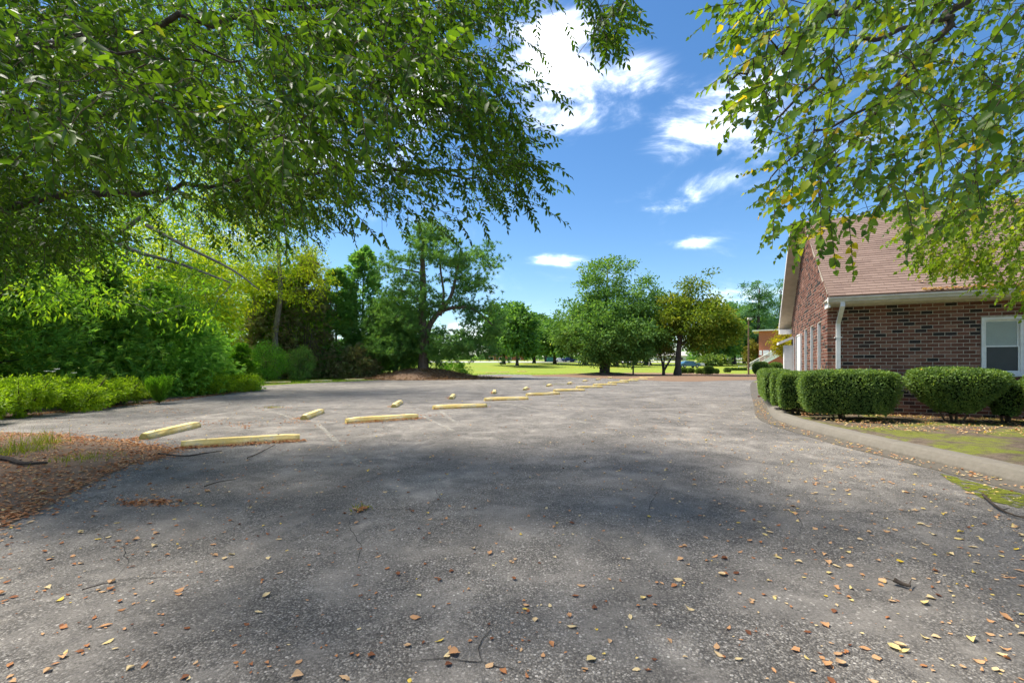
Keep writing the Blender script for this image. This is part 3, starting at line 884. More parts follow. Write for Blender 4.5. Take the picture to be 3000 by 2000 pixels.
# roof deck and shingles
roof = None
mb = MB()
x0, x1 = -RAKE, LEN + .3
NR = .035
for s_ in (-1, 1):
    be = -EAVE_OUT if s_ < 0 else DEP + EAVE_OUT
    x0 = -NR if s_ < 0 else -RAKE
    a0, a1 = (be, roof_z(be)), (RIDGE_B, RIDGE_Z)
    mb.add([(x0, a0[0], a0[1]), (x1, a0[0], a0[1]), (x1, a1[0], a1[1]), (x0, a1[0], a1[1]), (x0, a0[0], a0[1] - .05), (x1, a0[0], a0[1] - .05), (x1, a1[0], a1[1] - .05), (x0, a1[0], a1[1] - .05)],
           [(0, 1, 2, 3), (7, 6, 5, 4), (0, 4, 5, 1), (1, 5, 6, 2), (3, 2, 6, 7), (0, 3, 7, 4)])
roof = mb.build('roof', M['shingle'], bld)
x0 = -NR
sl_len = math.hypot(RIDGE_B + EAVE_OUT, RIDGE_Z - 3.02)
ux = Vector((0, (RIDGE_B + EAVE_OUT) / sl_len, (RIDGE_Z - 3.02) / sl_len))
un = Vector((0, -ux.z, ux.y))
EXP, TAB = .142, .33
def tab_mesh(w):
    m_ = MB()
    vs = []
    for (yy, zz) in ((-.012, .002), (EXP + .03, -.001)):
        pass
    lo, hi = -.012, EXP + .02
    vs = [Vector((x, 0, 0)) + ux * y + un * z for x, y, z in ((0, lo, .002), (w, lo, .002), (w, lo, .016), (0, lo, .016), (0, hi, .002), (w, hi, .002), (w, hi, .004), (0, hi, .004))]
    m_.add(vs, ((0, 1, 2, 3), (3, 2, 6, 7), (4, 7, 6, 5), (0, 3, 7, 4), (1, 5, 6, 2)), .5)
    return m_
full = tab_mesh(TAB - .006).mesh('shingle', M['shingle_o'])
tabM = tab_mesh(TAB - .006)
mb = MB(); n_ind = 0
nrow = int(sl_len / EXP)
for r_ in range(nrow):
    org = Vector((0, -EAVE_OUT, roof_z(-EAVE_OUT))) + ux * (r_ * EXP) + un * .001
    x = x0 - (.5 * TAB if r_ % 2 else 0)
    while x < x1:
        xa, xb = max(x, x0), min(x + TAB - .006, x1)
        x += TAB
        if xb - xa < .04: continue
        if n_ind < 150 and xb - xa > TAB - .01 and .2 < xa < 4.2:
            o = link('shingle', full, roof); o.location = org + Vector((xa, 0, 0)); n_ind += 1
        else:
            k = (xb - xa) / (TAB - .006)
            j = random.uniform(-.003, .003)
            mb.add([Vector((v_[0] * k + xa, v_[1], v_[2])) + org + un * abs(j) for v_ in tabM.v], tabM.f)
o = mb.build('shingles', M['shingle'], roof); o['kind'] = 'stuff'
mb = MB()                                            # ridge cap
k = 0
x0 = -.10
while x0 + k * .2 < x1:
    xa = x0 + k * .2
    for s_ in (-1, 1):
        d_ = Vector((0, ux.y * s_ * -1 if s_ < 0 else -ux.y * -1, 0))
        mb.add([(xa, RIDGE_B, RIDGE_Z + .03), (xa + .22, RIDGE_B, RIDGE_Z + .02), (xa + .22, RIDGE_B + s_ * .14, RIDGE_Z - .14 * slope + .026), (xa, RIDGE_B + s_ * .14, RIDGE_Z - .14 * slope + .036)], [(0, 1, 2, 3)])
    k += 1
mb.build('ridge_cap', M['shingle'], roof)
# frieze, soffit, fascia, gutter
mb = MB(); mb.box(-.012, LEN, -.026, .02, ZF - .02, ZF + .12); mb.build('frieze_board', M['trim'], bld)
mb = MB(); mb.box(-.10, LEN, -EAVE_OUT + .02, -.028, ZF + .055, ZF + .075); mb.build('eave_soffit', M['soffit'], bld)
ez = roof_z(-EAVE_OUT)
mb = MB(); mb.box(-.05, LEN, -EAVE_OUT - .004, -EAVE_OUT + .018, ez - .20, ez - .052); mb.build('fascia_board', M['trim'], bld)
gp_ = [(0, 0), (0, -.115), (-.055, -.125), (-.085, -.105), (-.10, -.06), (-.125, -.035), (-.128, 0), (-.120, .0), (-.118, -.028), (-.09, -.05), (-.07, -.10), (-.012, -.105), (-.012, 0)]
mb = MB(); mb.prism([Vector((0, y, z)) for y, z in gp_], (-.07, -EAVE_OUT - .006, ez - .045), (LEN, -EAVE_OUT - .006, ez - .045)); mb.build('gutter', M['gutter'], bld)
mb = MB(); mb.box(-.078, -.07, -EAVE_OUT - .125, -EAVE_OUT - .004, ez - .165, ez - .04); mb.build('gutter_end_cap', M['white'], bld)
# rake boards and soffits on the gable end
for s_ in (1,):
    be = -EAVE_OUT if s_ < 0 else DEP + EAVE_OUT
    mb = MB(); mb2 = MB()
    q0, q1 = Vector((0, be, roof_z(be) - .052)), Vector((0, RIDGE_B, RIDGE_Z - .052))
    d_ = Vector((0, 0, -.16))
    mb.add([Vector((x, 0, 0)) + p for x in (-RAKE - .004, -RAKE + .02) for p in (q0, q1, q1 + d_, q0 + d_)], [(0, 1, 2, 3), (7, 6, 5, 4), (0, 4, 5, 1), (1, 5, 6, 2), (2, 6, 7, 3), (3, 7, 4, 0)])
    mb.build('rake_board', M['white'], bld)
    d1, d2 = Vector((0, 0, -.130)), Vector((0, 0, -.145))
    mb2.add([Vector((x, 0, 0)) + p for x in (-RAKE + .022, .012) for p in (q0 + d1, q1 + d1, q1 + d2, q0 + d2)], [(0, 1, 2, 3), (7, 6, 5, 4), (0, 4, 5, 1), (1, 5, 6, 2), (2, 6, 7, 3), (3, 7, 4, 0)])
    mb2.build('rake_soffit', M['soffit'], bld)
mb = MB()
mb.box(-RAKE, .0, DEP - .02, DEP + EAVE_OUT, roof_z(DEP + EAVE_OUT) - .38, roof_z(DEP + EAVE_OUT) - .20); mb.build('eave_return', M['white'], bld)
mb = MB()
mb.box(-.06, -.004, -EAVE_OUT + .02, -.03, ez - .27, ez - .055); mb.build('eave_return', M['white'], bld)
# downspout with its elbows and strap
dsx = .22
ds = empty('downspout', (dsx, 0, 0)); ds.parent = bld
def dspipe(pts, name):
    m_ = MB()
    w_, d_ = .045, .033
    vs, fs = [], []
    for (y, z), (ny, nz) in pts:
        for sx, sy in ((-1, -1), (1, -1), (1, 1), (-1, 1)):
            vs.append((sx * w_, y + sy * d_ * ny, z + sy * d_ * nz))
    for i in range(len(pts) - 1):
        for k in range(4):
            fs.append((i * 4 + k, i * 4 + (k + 1) % 4, (i + 1) * 4 + (k + 1) % 4, (i + 1) * 4 + k))
    fs += [(3, 2, 1, 0), tuple((len(pts) - 1) * 4 + k for k in range(4))]
    m_.add(vs, fs, .5)
    return m_.build(name, M['white'], ds)
dspipe([((-EAVE_OUT - .06, ez - .16), (1, 0)), ((-EAVE_OUT - .06, ez - .26), (1, .3)), ((-.055, ez - .62), (1, .3)), ((-.05, ez - .72), (1, 0))], 'elbow')
dspipe([((-.05, ez - .722), (1, 0)), ((-.05, .30), (1, 0))], 'pipe')
for z in (2.05, .7):
    mb = MB(); mb.box(-.075, .075, -.088, -.004, z - .012, z + .012); mb.build('strap', M['white'], ds)
# front window: frame, two sashes, glass, blind
win = empty('window', (0, 0, 0)); win.parent = bld
def frame(x0, x1, z0, z1, w, y0, y1, name, mat, par):
    m_ = MB()
    m_.box(x0, x0 + w, y0, y1, z0, z1); m_.box(x1 - w, x1, y0, y1, z0, z1)
    m_.box(x0 + w, x1 - w, y0 + .001, y1, z1 - w, z1); m_.box(x0 + w, x1 - w, y0 + .001, y1, z0, z0 + w)
    return m_.build(name, mat, par)
frame(WX0 + .002, WX1 - .002, WZ0 + .002, WZ1 - .002, .055, -.020, .10, 'frame', M['white'], win)
zm = WZ0 + (WZ1 - WZ0) * .49
frame(WX0 + .058, WX1 - .058, zm - .02, WZ1 - .058, .038, .030, .07, 'upper_sash', M['white'], win)
frame(WX0 + .058, WX1 - .058, WZ0 + .058, zm + .02, .030, -.004, .028, 'lower_sash', M['white'], win)
mb = MB(); mb.box(WX0 + .097, WX1 - .097, .046, .050, zm + .019, WZ1 - .097); mb.build('pane', M['glass'], win)
mb = MB(); mb.box(WX0 + .09, WX1 - .09, .012, .016, WZ0 + .089, zm - .011); mb.build('insect_screen', M['screen'], win)
mb = MB()
for k in range(24):
    z = WZ1 - .10 - k * .024
    mb.box(WX0 + .10, WX1 - .10, .034, .036, z - .0225, z)
mb.build('blind', M['blind'], win)
mb = MB(); mb.box(WX0, WX1, .12, .2, WZ0, WZ1); mb.build('dark_backing', M['dark'], win)  # black slab behind the sashes stands in for the unlit room
mb = MB(); mb.box(WX0 - .02, WX1 + .02, -.045, -.0215, WZ0 - .035, WZ0 + .02); mb.build('sill', M['white'], win)
# side openings
for b0, b1, z0, z1, w in GO:
    g = empty('door' if w == 'd' else 'window', (0, 0, 0)); g.parent = bld
    def boxs(x0_, x1_, p, q, r_, s_, name, mat):
        m_ = MB(); m_.box(x0_, x1_, p, q, r_, s_); return m_.build(name, mat, g)
    if w == 'd':
        boxs(-.045, .05, b0 + .01, b1 - .01, z0, z1 - .06, 'leaf', M['white']); boxs(-.055, .1, b0 + .012, b1 - .012, z1 - .055, z1, 'head', M['white'])
        m_ = MB(); m_.tube([(-.05, b0 + .09, 1.1), (-.10, b0 + .09, 1.1)], .025, 8); m_.build('knob', M['metal_dark'], g)
    else:
        boxs(.06, .10, b0, b1, z0, z1, 'pane', M['glass'])
        for p, q in ((b0, b0 + .05), (b1 - .05, b1)): boxs(-.004 if p > b0 else .03, .058, p + .002, q - .002, z0 + .05, z1, 'jamb', M['white'])
        boxs(-.03, .058, b0 + .003, b1 - .003, z0 - .02, z0 + .046, 'sill', M['trim'])
# little porch at the far end of that side
por = empty('porch', (0, 0, 0)); por.parent = bld
mb = MB(); mb.box(-.30, -.004, 7.75, 8.2, Z0, 2.15); mb.build('post', M['white'], por)
mb = MB()
mb.add([(-.50, 7.7, 2.28), (-.01, 7.7, 2.50), (-.01, 8.6, 2.50), (-.50, 8.6, 2.28), (-.50, 7.7, 2.18), (-.01, 7.7, 2.40), (-.01, 8.6, 2.40), (-.50, 8.6, 2.18)], [(0, 1, 2, 3), (7, 6, 5, 4), (0, 4, 5, 1), (1, 5, 6, 2), (2, 6, 7, 3), (3, 7, 4, 0)])
mb.build('canopy', M['white'], por)
# ------------------------------------------------------------------ vegetation builders
def wob_path(a, b, n, amp, sag=0.0):
    a, b = Vector(a), Vector(b); out = []
    L = (b - a).length
    for i in range(n + 1):
        t_ = i / n
        p = a.lerp(b, t_)
        k = math.sin(math.pi * t_)
        p = p + Vector((random.gauss(0, 1), random.gauss(0, 1), random.gauss(0, .6))) * amp * L * (k if 0 < i < n else 0) + Vector((0, 0, sag * L * k))
        out.append(p)
    return out
def lobe(u, v, y, ru, rv, k=1.0, rd=None):
    c = P(u, v, y)
    return (c.x, c.y, c.z, ru * y / F, (rd if rd else ru * y / F), rv * y / F, k)
def sample_lobes(lobes, n, inner=.45):
    w = np.array([l[6] * (l[3] * l[4] * l[5]) ** (2 / 3) for l in lobes]); w = w / w.sum()
    idx = rng.choice(len(lobes), n, p=w)
    Lb = np.array([l[:6] for l in lobes])[idx]
    d = rand_unit(n)
    r_ = (inner ** 3 + (1 - inner ** 3) * rng.random(n)) ** (1 / 3)
    r_ = r_ * (1 + .10 * rng.normal(size=n))
    return Lb[:, :3] + d * Lb[:, 3:6] * r_[:, None], d, Lb
def clump_leaves(Cc, Cd, n_per, rad, size, up=.35, outw=.8, droop=.0, aspect=.5, flat=.6):
    """leaves scattered round clump centres; returns arrays"""
    n = len(Cc) * n_per
    base = np.repeat(Cc, n_per, 0)
    rr = rad if np.isscalar(rad) else np.repeat(rad, n_per)[:, None]
    off = rng.normal(size=(n, 3)) * np.array([1, 1, flat]) * rr * .5
    pos = base + off
    D_ = unit(rand_unit(n) + outw * np.repeat(Cd, n_per, 0) * 1.0 + .5 * unit(off) + np.array([0, 0, -droop]))
    N_ = unit(rand_unit(n) + np.array([0, 0, up * 2]))
    L_ = size * rng.uniform(.6, 1.3, n)
    W_ = L_ * aspect * rng.uniform(.8, 1.2, n)
    cv = np.repeat(rng.random(len(Cc)), n_per)
    r_ = np.clip(.45 * cv + .55 * rng.random(n), 0, 1)
    return pos, D_, N_, L_, W_, r_
def grow(nodes, rads, targets, mb, thick=1.0, n=4, sides=4, amp=.05, sag=.05, tipr=.004, sub=3, maxr=.5):
    """connect each target to the nearest node already on the tree"""
    N_ = np.array([tuple(p) for p in nodes]); Rr = np.array(rads)
    d0 = np.array([np.min(np.sum((N_ - t_) ** 2, 1)) for t_ in targets])
    for i in np.argsort(d0):
        t_ = targets[i]
        d2 = np.sum((N_ - t_) ** 2, 1)
        j = int(np.argmin(d2))
        L = math.sqrt(d2[j])
        r0 = min(Rr[j] * .75, maxr, .010 * thick + .016 * thick * L)
        path = wob_path(N_[j], t_, sub, amp, sag)
        rr = [r0 + (max(tipr, r0 * .35) - r0) * k / sub for k in range(sub + 1)]
        mb.tube(path, rr, sides, False)
        N_ = np.concatenate([N_, np.array([tuple(p) for p in path[1:]])]); Rr = np.concatenate([Rr, rr[1:]])
def tree(name, base, label, cat, mats, trunk, lobes, n_clump, n_per, crad, size, group=None, shape='quad', aspect=.5, up=.35, outw=.8, droop=0., inner=.45,
         branch_frac=.25, thick=2.0, flat=.6, sides=8, trunk_rest=None, sub=3):
    """trunk: list of (point, radius) lists; crown of leaf clumps in ellipsoid lobes"""
    root = empty(name, base, 0, label, cat, group)
    B = Vector(base)
    mb = MB(); nodes, rads = [], []
    for path in trunk:
        pts = [Vector(p) for p, r_ in path]; rr = [r_ for p, r_ in path]
        sp = lerp_path(pts, 4); m_ = len(sp)
        rs = [float(np.interp(i / (m_ - 1) * (len(rr) - 1), range(len(rr)), rr)) for i in range(m_)]
        mb.tube([p - B for p in sp], rs, sides, True, wob=.07)
        st = m_ // 3
        nodes += sp[st:]; rads += rs[st:]
    Cc, Cd, _ = sample_lobes(lobes, n_clump, inner)
    if branch_frac > 0:
        k = max(3, int(n_clump * branch_frac))
        sel = rng.choice(n_clump, k, replace=False)
        m2 = MB(); grow(nodes, rads, Cc[sel], m2, thick, sides=4, amp=.06, sag=.04, tipr=.01, sub=sub)
        mb.v += [tuple(Vector(p) - B) for p in m2.v]
        b_ = len(mb.v) - len(m2.v)
        mb.f += [tuple(i + b_ for i in f) for f in m2.f]; mb.r += m2.r
    mb.build('trunk', mats[0], root, smooth=True)
    pos, D_, N_, L_, W_, r_ = clump_leaves(Cc, Cd, n_per, crad, size, up, outw, droop, aspect, flat)
    leaf_object('crown', pos - np.array(base), D_, N_, L_, W_, r_, mats[1], root, shape)
    return root

def conifer(name, base, h, rad, label, mats, n_spray, size, group=None, cat='tree', power=.8, z0=.03, rise=.3, aspect=.28, trunk_r=.12, blob=.0, per=7):
    """plume-like evergreen: sprays set on whorled boughs of a cone"""
    root = empty(name, base, 0, label, cat, group)
    mb = MB(); mb.tube([(0, 0, -.05), (random.uniform(-.1, .1), 0, h * .5), (0, 0, h * .97)], [trunk_r, trunk_r * .6, .01], 7)
    nb = 40
    for i in range(nb):
        t_ = z0 + (1 - z0) * (i / nb) ** .9
        a = random.uniform(0, 6.28); r_ = rad * (1 - t_) ** power * .85
        mb.tube([(0, 0, h * t_), (math.cos(a) * r_ * .5, math.sin(a) * r_ * .5, h * t_ + r_ * rise * .4), (math.cos(a) * r_, math.sin(a) * r_, h * t_ + r_ * rise)], [.02, .014, .006], 4, False)
    mb.build('trunk', mats[0], root)
    # boughs: lumpy clusters on the cone so that the outline is uneven
    n_b = max(24, n_spray // 26)
    tb = z0 + (1 - z0) * rng.random(n_b) ** 1.25
    ab = rng.uniform(0, 2 * math.pi, n_b)
    rb = rad * (1 - tb) ** power * rng.uniform(.55, 1.08, n_b)
    i_ = rng.integers(0, n_b, n_spray)
    cr = (.10 + .24 * (1 - tb)) * rad
    jit = rng.normal(size=(n_spray, 3)) * cr[i_, None] * np.array([1, 1, .8]) * .62
    outd = np.stack([np.cos(ab), np.sin(ab), np.zeros(n_b)], 1)
    pos = outd[i_] * rb[i_, None] + jit
    pos[:, 2] += tb[i_] * h
    pos[:, 2] = np.maximum(pos[:, 2], .04)
    D0 = unit(outd[i_] + .6 * rand_unit(n_spray) + np.array([0, 0, rise * 1.2]))
    # each spray: fan of narrow leaflets
    n = n_spray * per
    Pp = np.repeat(pos, per, 0); Dp = np.repeat(D0, per, 0)
    Dp = unit(Dp + .55 * rand_unit(n))
    Pp = Pp + Dp * rng.uniform(0, .25, n)[:, None] * size
    N_ = unit(rand_unit(n) + np.array([0, 0, .8]))
    L_ = size * rng.uniform(.5, 1.2, n)
    r_ = np.clip(.5 * np.repeat(rng.random(n_b)[i_], per) + .5 * rng.random(n), 0, 1)
    leaf_object('crown', Pp, Dp, N_, L_, L_ * aspect, r_, mats[1], root, 'quad')
    return root

def bush(name, base, rx, ry, h, label, mat, n_clump, n_per, size, crad, group=None, cat='shrub', aspect=.45, stems=5, up=.5, lobes=None, z0=.35, shape='quad', outw=.9):
    root = empty(name, base, 0, label, cat, group)
    mb = MB()
    for k in range(stems):
        a = random.uniform(0, 6.28); q = random.uniform(.3, .8)
        mb.tube([(math.cos(a) * .08, math.sin(a) * .08, -.03), (math.cos(a) * rx * q * .5, math.sin(a) * ry * q * .5, h * .4), (math.cos(a) * rx * q, math.sin(a) * ry * q, h * .85)], [.025, .018, .006], 5, False)
    mb.build('stems', M['twig'], root)
    lb = lobes or [(0, 0, h * .5, rx, ry, h * .52, 1)]
    Cc, Cd, _ = sample_lobes(lb, n_clump, .55)
    Cc[:, 2] = np.maximum(Cc[:, 2], .05)
    pos, D_, N_, L_, W_, r_ = clump_leaves(Cc, Cd, n_per, crad, size, up, outw, 0, aspect, .8)
    pos[:, 2] = np.maximum(pos[:, 2], .02)
    leaf_object('foliage', pos, D_, N_, L_, W_, r_, mat, root, shape)
    return root

def superq(d, e):
    return np.sign(d) * np.abs(d) ** e
def clipped(name, c, rx, ry, z0, z1, rz, label, n_leaf, size=.042, e=.5, taper=.12, group='clipped hedges along the brick building', cat='hedge', mat=None, stems=True, gap=0.0, under=.08):
    """clipped evergreen: dense small leaves over a dark core"""
    root = empty(name, (c[0], c[1], z0), rz, label, cat, group)
    hz = (z1 - z0) / 2
    def surf(d, k):
        p = superq(d, e)
        tz = (p[:, 2:3] + 1) / 2
        f_ = 1 - taper * (1 - tz) ** 1.5
        lump = 1 + .035 * np.sin(5.1 * d[:, :1] + 3 * d[:, 2:3] + c[0] * 7) + .03 * np.sin(7.3 * d[:, 1:2] + 2 + c[1] * 5)
        q = p * np.array([rx, ry, hz]) * k
        q[:, :2] *= f_ * lump
        q[:, 2] *= 1 + .03 * np.sin(4 * d[:, 0] + c[0]) * np.cos(3 * d[:, 1])
        q[:, 2] += hz + under
        return q
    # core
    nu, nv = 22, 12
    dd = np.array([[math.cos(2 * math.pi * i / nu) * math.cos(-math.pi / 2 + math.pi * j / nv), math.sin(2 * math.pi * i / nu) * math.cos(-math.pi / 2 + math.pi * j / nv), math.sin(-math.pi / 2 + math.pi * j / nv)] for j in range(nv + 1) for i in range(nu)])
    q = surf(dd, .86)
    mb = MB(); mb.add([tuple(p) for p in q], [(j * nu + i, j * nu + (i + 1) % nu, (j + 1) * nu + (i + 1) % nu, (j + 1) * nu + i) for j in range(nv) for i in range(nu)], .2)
    mb.build('dark_core', M['hedge_core'], root)  # near-black shell stands in for the shade deep inside the hedge
    if stems:
        mb = MB()
        for k in range(9):
            a = random.uniform(0, 6.28); r_ = random.uniform(.1, .55)
            mb.tube([(math.cos(a) * rx * r_ * .35, math.sin(a) * ry * r_ * .35, -.05), (math.cos(a) * rx * r_, math.sin(a) * ry * r_, under + hz * .6)], [.016, .010], 5, False)
        mb.build('stems', M['twig'], root)
    # leaves spread evenly over the clipped faces
    ar = np.array([ry * hz, rx * hz, rx * ry * .8]); ar = ar / ar.sum()
    ax = rng.choice(3, n_leaf, p=ar)
    q = rng.uniform(-1, 1, (n_leaf, 3))
    q[np.arange(n_leaf), ax] = np.where(rng.random(n_leaf) < .5, -1.0, 1.0)
    low = (ax == 2) & (q[:, 2] < 0); q[low, 2] = 1.0
    p_ = q / (np.sum(np.abs(q) ** (2 / e), 1, keepdims=True) ** (e / 2))
    d = superq(p_, 1 / e)
    k = rng.uniform(.87, 1.0, n_leaf) + rng.normal(0, .012, n_leaf)
    stray = rng.random(n_leaf) < .02
    k = np.where(stray, k + rng.uniform(0, .07, n_leaf), k)
    pos = surf(d, k[:, None])
    nr = unit(np.sign(p_) * np.abs(p_) ** (2 / e - 1) / np.array([rx, ry, hz]))
    D_ = unit(rand_unit(n_leaf) + .9 * nr + np.array([0, 0, .35]))
    N_ = unit(nr + .8 * rand_unit(n_leaf) + np.array([0, 0, .3]))
    L_ = size * rng.uniform(.6, 1.3, n_leaf)
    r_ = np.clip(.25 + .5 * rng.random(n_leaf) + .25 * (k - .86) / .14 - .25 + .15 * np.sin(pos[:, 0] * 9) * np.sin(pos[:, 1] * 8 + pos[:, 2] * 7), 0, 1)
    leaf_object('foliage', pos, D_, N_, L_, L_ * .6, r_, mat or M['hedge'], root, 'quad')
    return root

# ------------------------------------------------------------------ hedges along the building
zb = .15
h1 = BL(.16, -1.30); h2 = BL(2.06, -1.22); h3 = BL(3.92, -1.30); h4 = BL(2.95, -.95)
clipped('clipped_hedge', h1, .98, .60, zb, 1.16, -TH, 'square-clipped dark green hedge at the building corner below the downspout', 26000, e=.40, taper=.22)
clipped('clipped_hedge', h2, .94, .60, zb + .02, 1.19, -TH, 'mushroom-shaped clipped hedge before the brick wall, bare stems beneath', 21000, e=.62, taper=.78, under=.12)
clipped('clipped_hedge', h3, .92, .64, zb + .02, 1.10, -TH, 'clipped hedge below the white window, cut off by the right edge', 20000, e=.55, taper=.5, under=.10)
clipped('clipped_hedge', h4, .30, .36, zb + .02, .96, -TH, 'thin shaded hedge filling the gap between the two rounded hedges', 4200, e=.6, taper=.5, under=.1)
sidelab = ['narrow hedge column just behind the corner hedge, beside the kerb', 'second narrow clipped hedge along the gable wall, beside the kerb', 'long clipped hedge running back along the gable wall by the kerb']
for i, (b, ry) in enumerate(((-.15, .40), (.80, .52), (4.1, 2.6))):
    c = BL((-.68, -.80, -.92)[i], b)
    clipped('clipped_hedge', c, .40, ry, zb, 1.10 + .04 * (i == 2), -TH, sidelab[i], (9000, 9500, 26000)[i], size=.045, e=.30, taper=.08)

# ------------------------------------------------------------------ left: shrubs at the edge of the car park
az = [((-12.6, 10.6), 1.0, 1.1, 1.0, 'lime-green azalea at the left edge, largest and nearest'), ((-13.0, 12.6), 1.15, 1.2, 1.15, 'lime-green azalea mound second from the left edge, topped by pale flowers'),
      ((-13.25, 14.6), 1.15, 1.2, 1.20, 'lime-green azalea mound in the middle of the hedge at left'), ((-13.4, 16.3), 1.0, 1.1, .95, 'low lime-green azalea at the right end of the hedge, by the feathery plant')]
for (x, y), rx, ry, h, lb in az:
    lobs = [(random.uniform(-.6, .6) * rx, random.uniform(-.75, .75) * ry, h * random.uniform(.28, .62), rx * random.uniform(.38, .6), ry * random.uniform(.35, .55), h * random.uniform(.30, .42), 1) for _ in range(9)]
    bush('azalea', (x, y, 0), rx, ry, h, lb, M['azalea'], 330, 34, .085, .105, 'azaleas along the left edge', stems=8, aspect=.36, lobes=lobs)
# pale blossoms on the second azalea
fl = empty('azalea_blossom', (-12.4, 12.9, 1.15), 0, 'small pale cream blossoms on top of the azalea hedge', 'flower')
for k in range(5):
    mb = MB(); c = Vector((random.uniform(-.4, .5), random.uniform(-.3, .9), random.uniform(-.02, .10)))
    for p in range(5):
        a = p * 1.257
        mb.add([c, c + Vector((math.cos(a - .4) * .05, math.sin(a - .4) * .05, .03)), c + Vector((math.cos(a) * .075, math.sin(a) * .075, .02)), c + Vector((math.cos(a + .4) * .05, math.sin(a + .4) * .05, .03))], [(0, 1, 2, 3)])
    mb.build('blossom', M['white'], fl)
def feathery(name, base, h, r_, label, mat, n, cat='shrub'):
    root = empty(name, base, 0, label, cat)
    m_ = MB()
    ends = []
    for k in range(16):
        a = random.uniform(0, 6.28); q = random.uniform(.2, 1)
        e = Vector((math.cos(a) * r_ * q, math.sin(a) * r_ * q, h * random.uniform(.65, 1.05)))
        m_.tube([(0, 0, 0), e * .5 + Vector((0, 0, h * .1)), e], [.012, .008, .003], 4, False); ends.append(e)
    m_.build('stems', M['twig'], root)
    E = np.array([tuple(e) for e in ends]); i_ = rng.integers(0, len(E), n)
    t_ = rng.uniform(.12, 1.05, n)
    pos = E[i_] * t_[:, None] + np.array([0, 0, .1 * h]) * np.sin(math.pi * np.clip(t_, 0, 1))[:, None] + rng.normal(size=(n, 3)) * .05 * r_ / .5
    D_ = unit(unit(E[i_]) + .7 * rand_unit(n) + np.array([0, 0, .3]))
    L_ = .13 * rng.uniform(.6, 1.3, n) * (h / .9) ** .5
    leaf_object('foliage', pos, D_, rand_unit(n), L_, L_ * .14, rng.random(n), mat, root, 'quad')
feathery('feathery_plant', (-12.55, 17.0, 0), .85, .48, 'bright green feathery plant at the right end of the azalea hedge', M['lime'], 5200)
bush('azalea', (-14.6, 22.4, 0), 1.5, 1.2, .95, 'low yellow-green azalea between the dark evergreens and the pale wheel stops', M['azalea'], 320, 24, .085, .18, 'azaleas along the left edge')
bush('azalea', (-14.0, 24.6, 0), 1.1, 1.0, .85, 'small yellow-green azalea under the bright conical shrub', M['azalea'], 240, 22, .085, .18, 'azaleas along the left edge')
conifer('dwarf_conifer', (-14.5, 25.6, 0), 2.4, .75, 'bright lime feathery conical shrub at the car park edge', (M['twig'], M['lime']), 1700, .20, cat='shrub', power=.6)
# big plumy cypresses at left
cyp = [((-17.6, 12.2), 6.0, 2.4, 'blue-green cypress behind the nearest azalea at the left edge'), ((-17.4, 15.8), 6.8, 2.7, 'tall feathery cypress behind the middle of the azalea hedge'),
       ((-17.2, 19.4), 6.0, 2.4, 'dark cypress right of the tall one, behind the feathery plant'), ((-20.5, 14.0), 8.5, 2.6, 'high cypress at the back left, mostly hidden by hanging branches')]
for (x, y), h, r_, lb in cyp:
    conifer('cypress', (x, y, 0), h, r_, lb, (M['bark_dark'], M['cypress']), 5200, .26, 'cypresses on the left', power=.62, rise=.22)
conifer('hemlock', (-16.6, 22.6, 0), 5.0, 3.0, 'spreading soft green hemlock with drooping sprays above the low azalea', (M['bark_dark'], M['hemlock']), 4600, .28, power=.7, rise=-.05)
conifer('hemlock', (-18.2, 27.2, 0), 4.4, 2.4, 'pale feathery hemlock just left of the leafy shrub and slim trunk', (M['bark_dark'], M['hemlock']), 3600, .28, power=.7, rise=.1)
# shrubs and brown cedars beside the grass
bush('leafy_shrub', (-20.4, 40, 0), 1.4, 1.3, 3.3, 'rounded leafy green shrub beside the leftmost pale wheel stop', M['shrub'], 260, 24, .15, .30, stems=6, outw=.6)
bush('leafy_shrub', (-18.6, 42.0, 0), 1.2, 1.1, 2.9, 'small young pine-like shrub on the grass between two taller shrubs', M['pine'], 200, 26, .20, .26, aspect=.12)
for (x, y), h, r_, lb, mt, n in (((-20.6, 48.0), 12.0, 2.7, 'brown vine-covered cedar with bare twigs behind the small shrub', 'brown_cedar', 5200),
                                 ((-18.4, 50.0), 11.2, 2.4, 'dark green columnar cedar beside the brown one', 'cedar', 4600),
                                 ((-16.2, 52.0), 14.0, 2.7, 'tallest cedar with browning top left of the pine', 'cedar', 4800),
                                 ((-15.6, 48.0), 3.2, 1.8, 'brownish low cedar left of the pine mound', 'brown_cedar', 2600),
                                 ((-22.8, 46.0), 10.5, 2.8, 'shaggy brown cedar behind the slim grey trunk', 'brown_cedar', 4200)):
    conifer('cedar', (x, y, 0), h, r_, lb, (M['bark_dark'], M[mt]), n, .42, 'cedars beside the grass', power=.45, rise=.25, trunk_r=.16)
# bare hanging twigs on the brown cedar
dt = empty('dead_branches', (-20.0, 45.0, 0), 0, 'tangle of bare grey dead branches hanging before the brown cedar', 'branches')
mb = MB()
for k in range(70):
    a = Vector((random.uniform(-2.2, 1.8), random.uniform(-.6, .6), random.uniform(2.5, 5.5)))
    d_ = Vector((random.uniform(-.4, 1.3), random.uniform(-.6, .3), random.uniform(-1.6, -.5)))
    mb.tube([a, a + d_ * .6 + Vector((0, 0, .15)), a + d_ * 1.3], [.022, .014, .005], 4, False)
for k in range(6):
    x = random.uniform(-1.5, 1.5)
    mb.tube([(x * .3, .3, 0), (x * .6, .2, 2.2), (x, 0, 5.2)], [.06, .05, .02], 5, False)
mb.build('bare_twigs', M['dead'], dt)
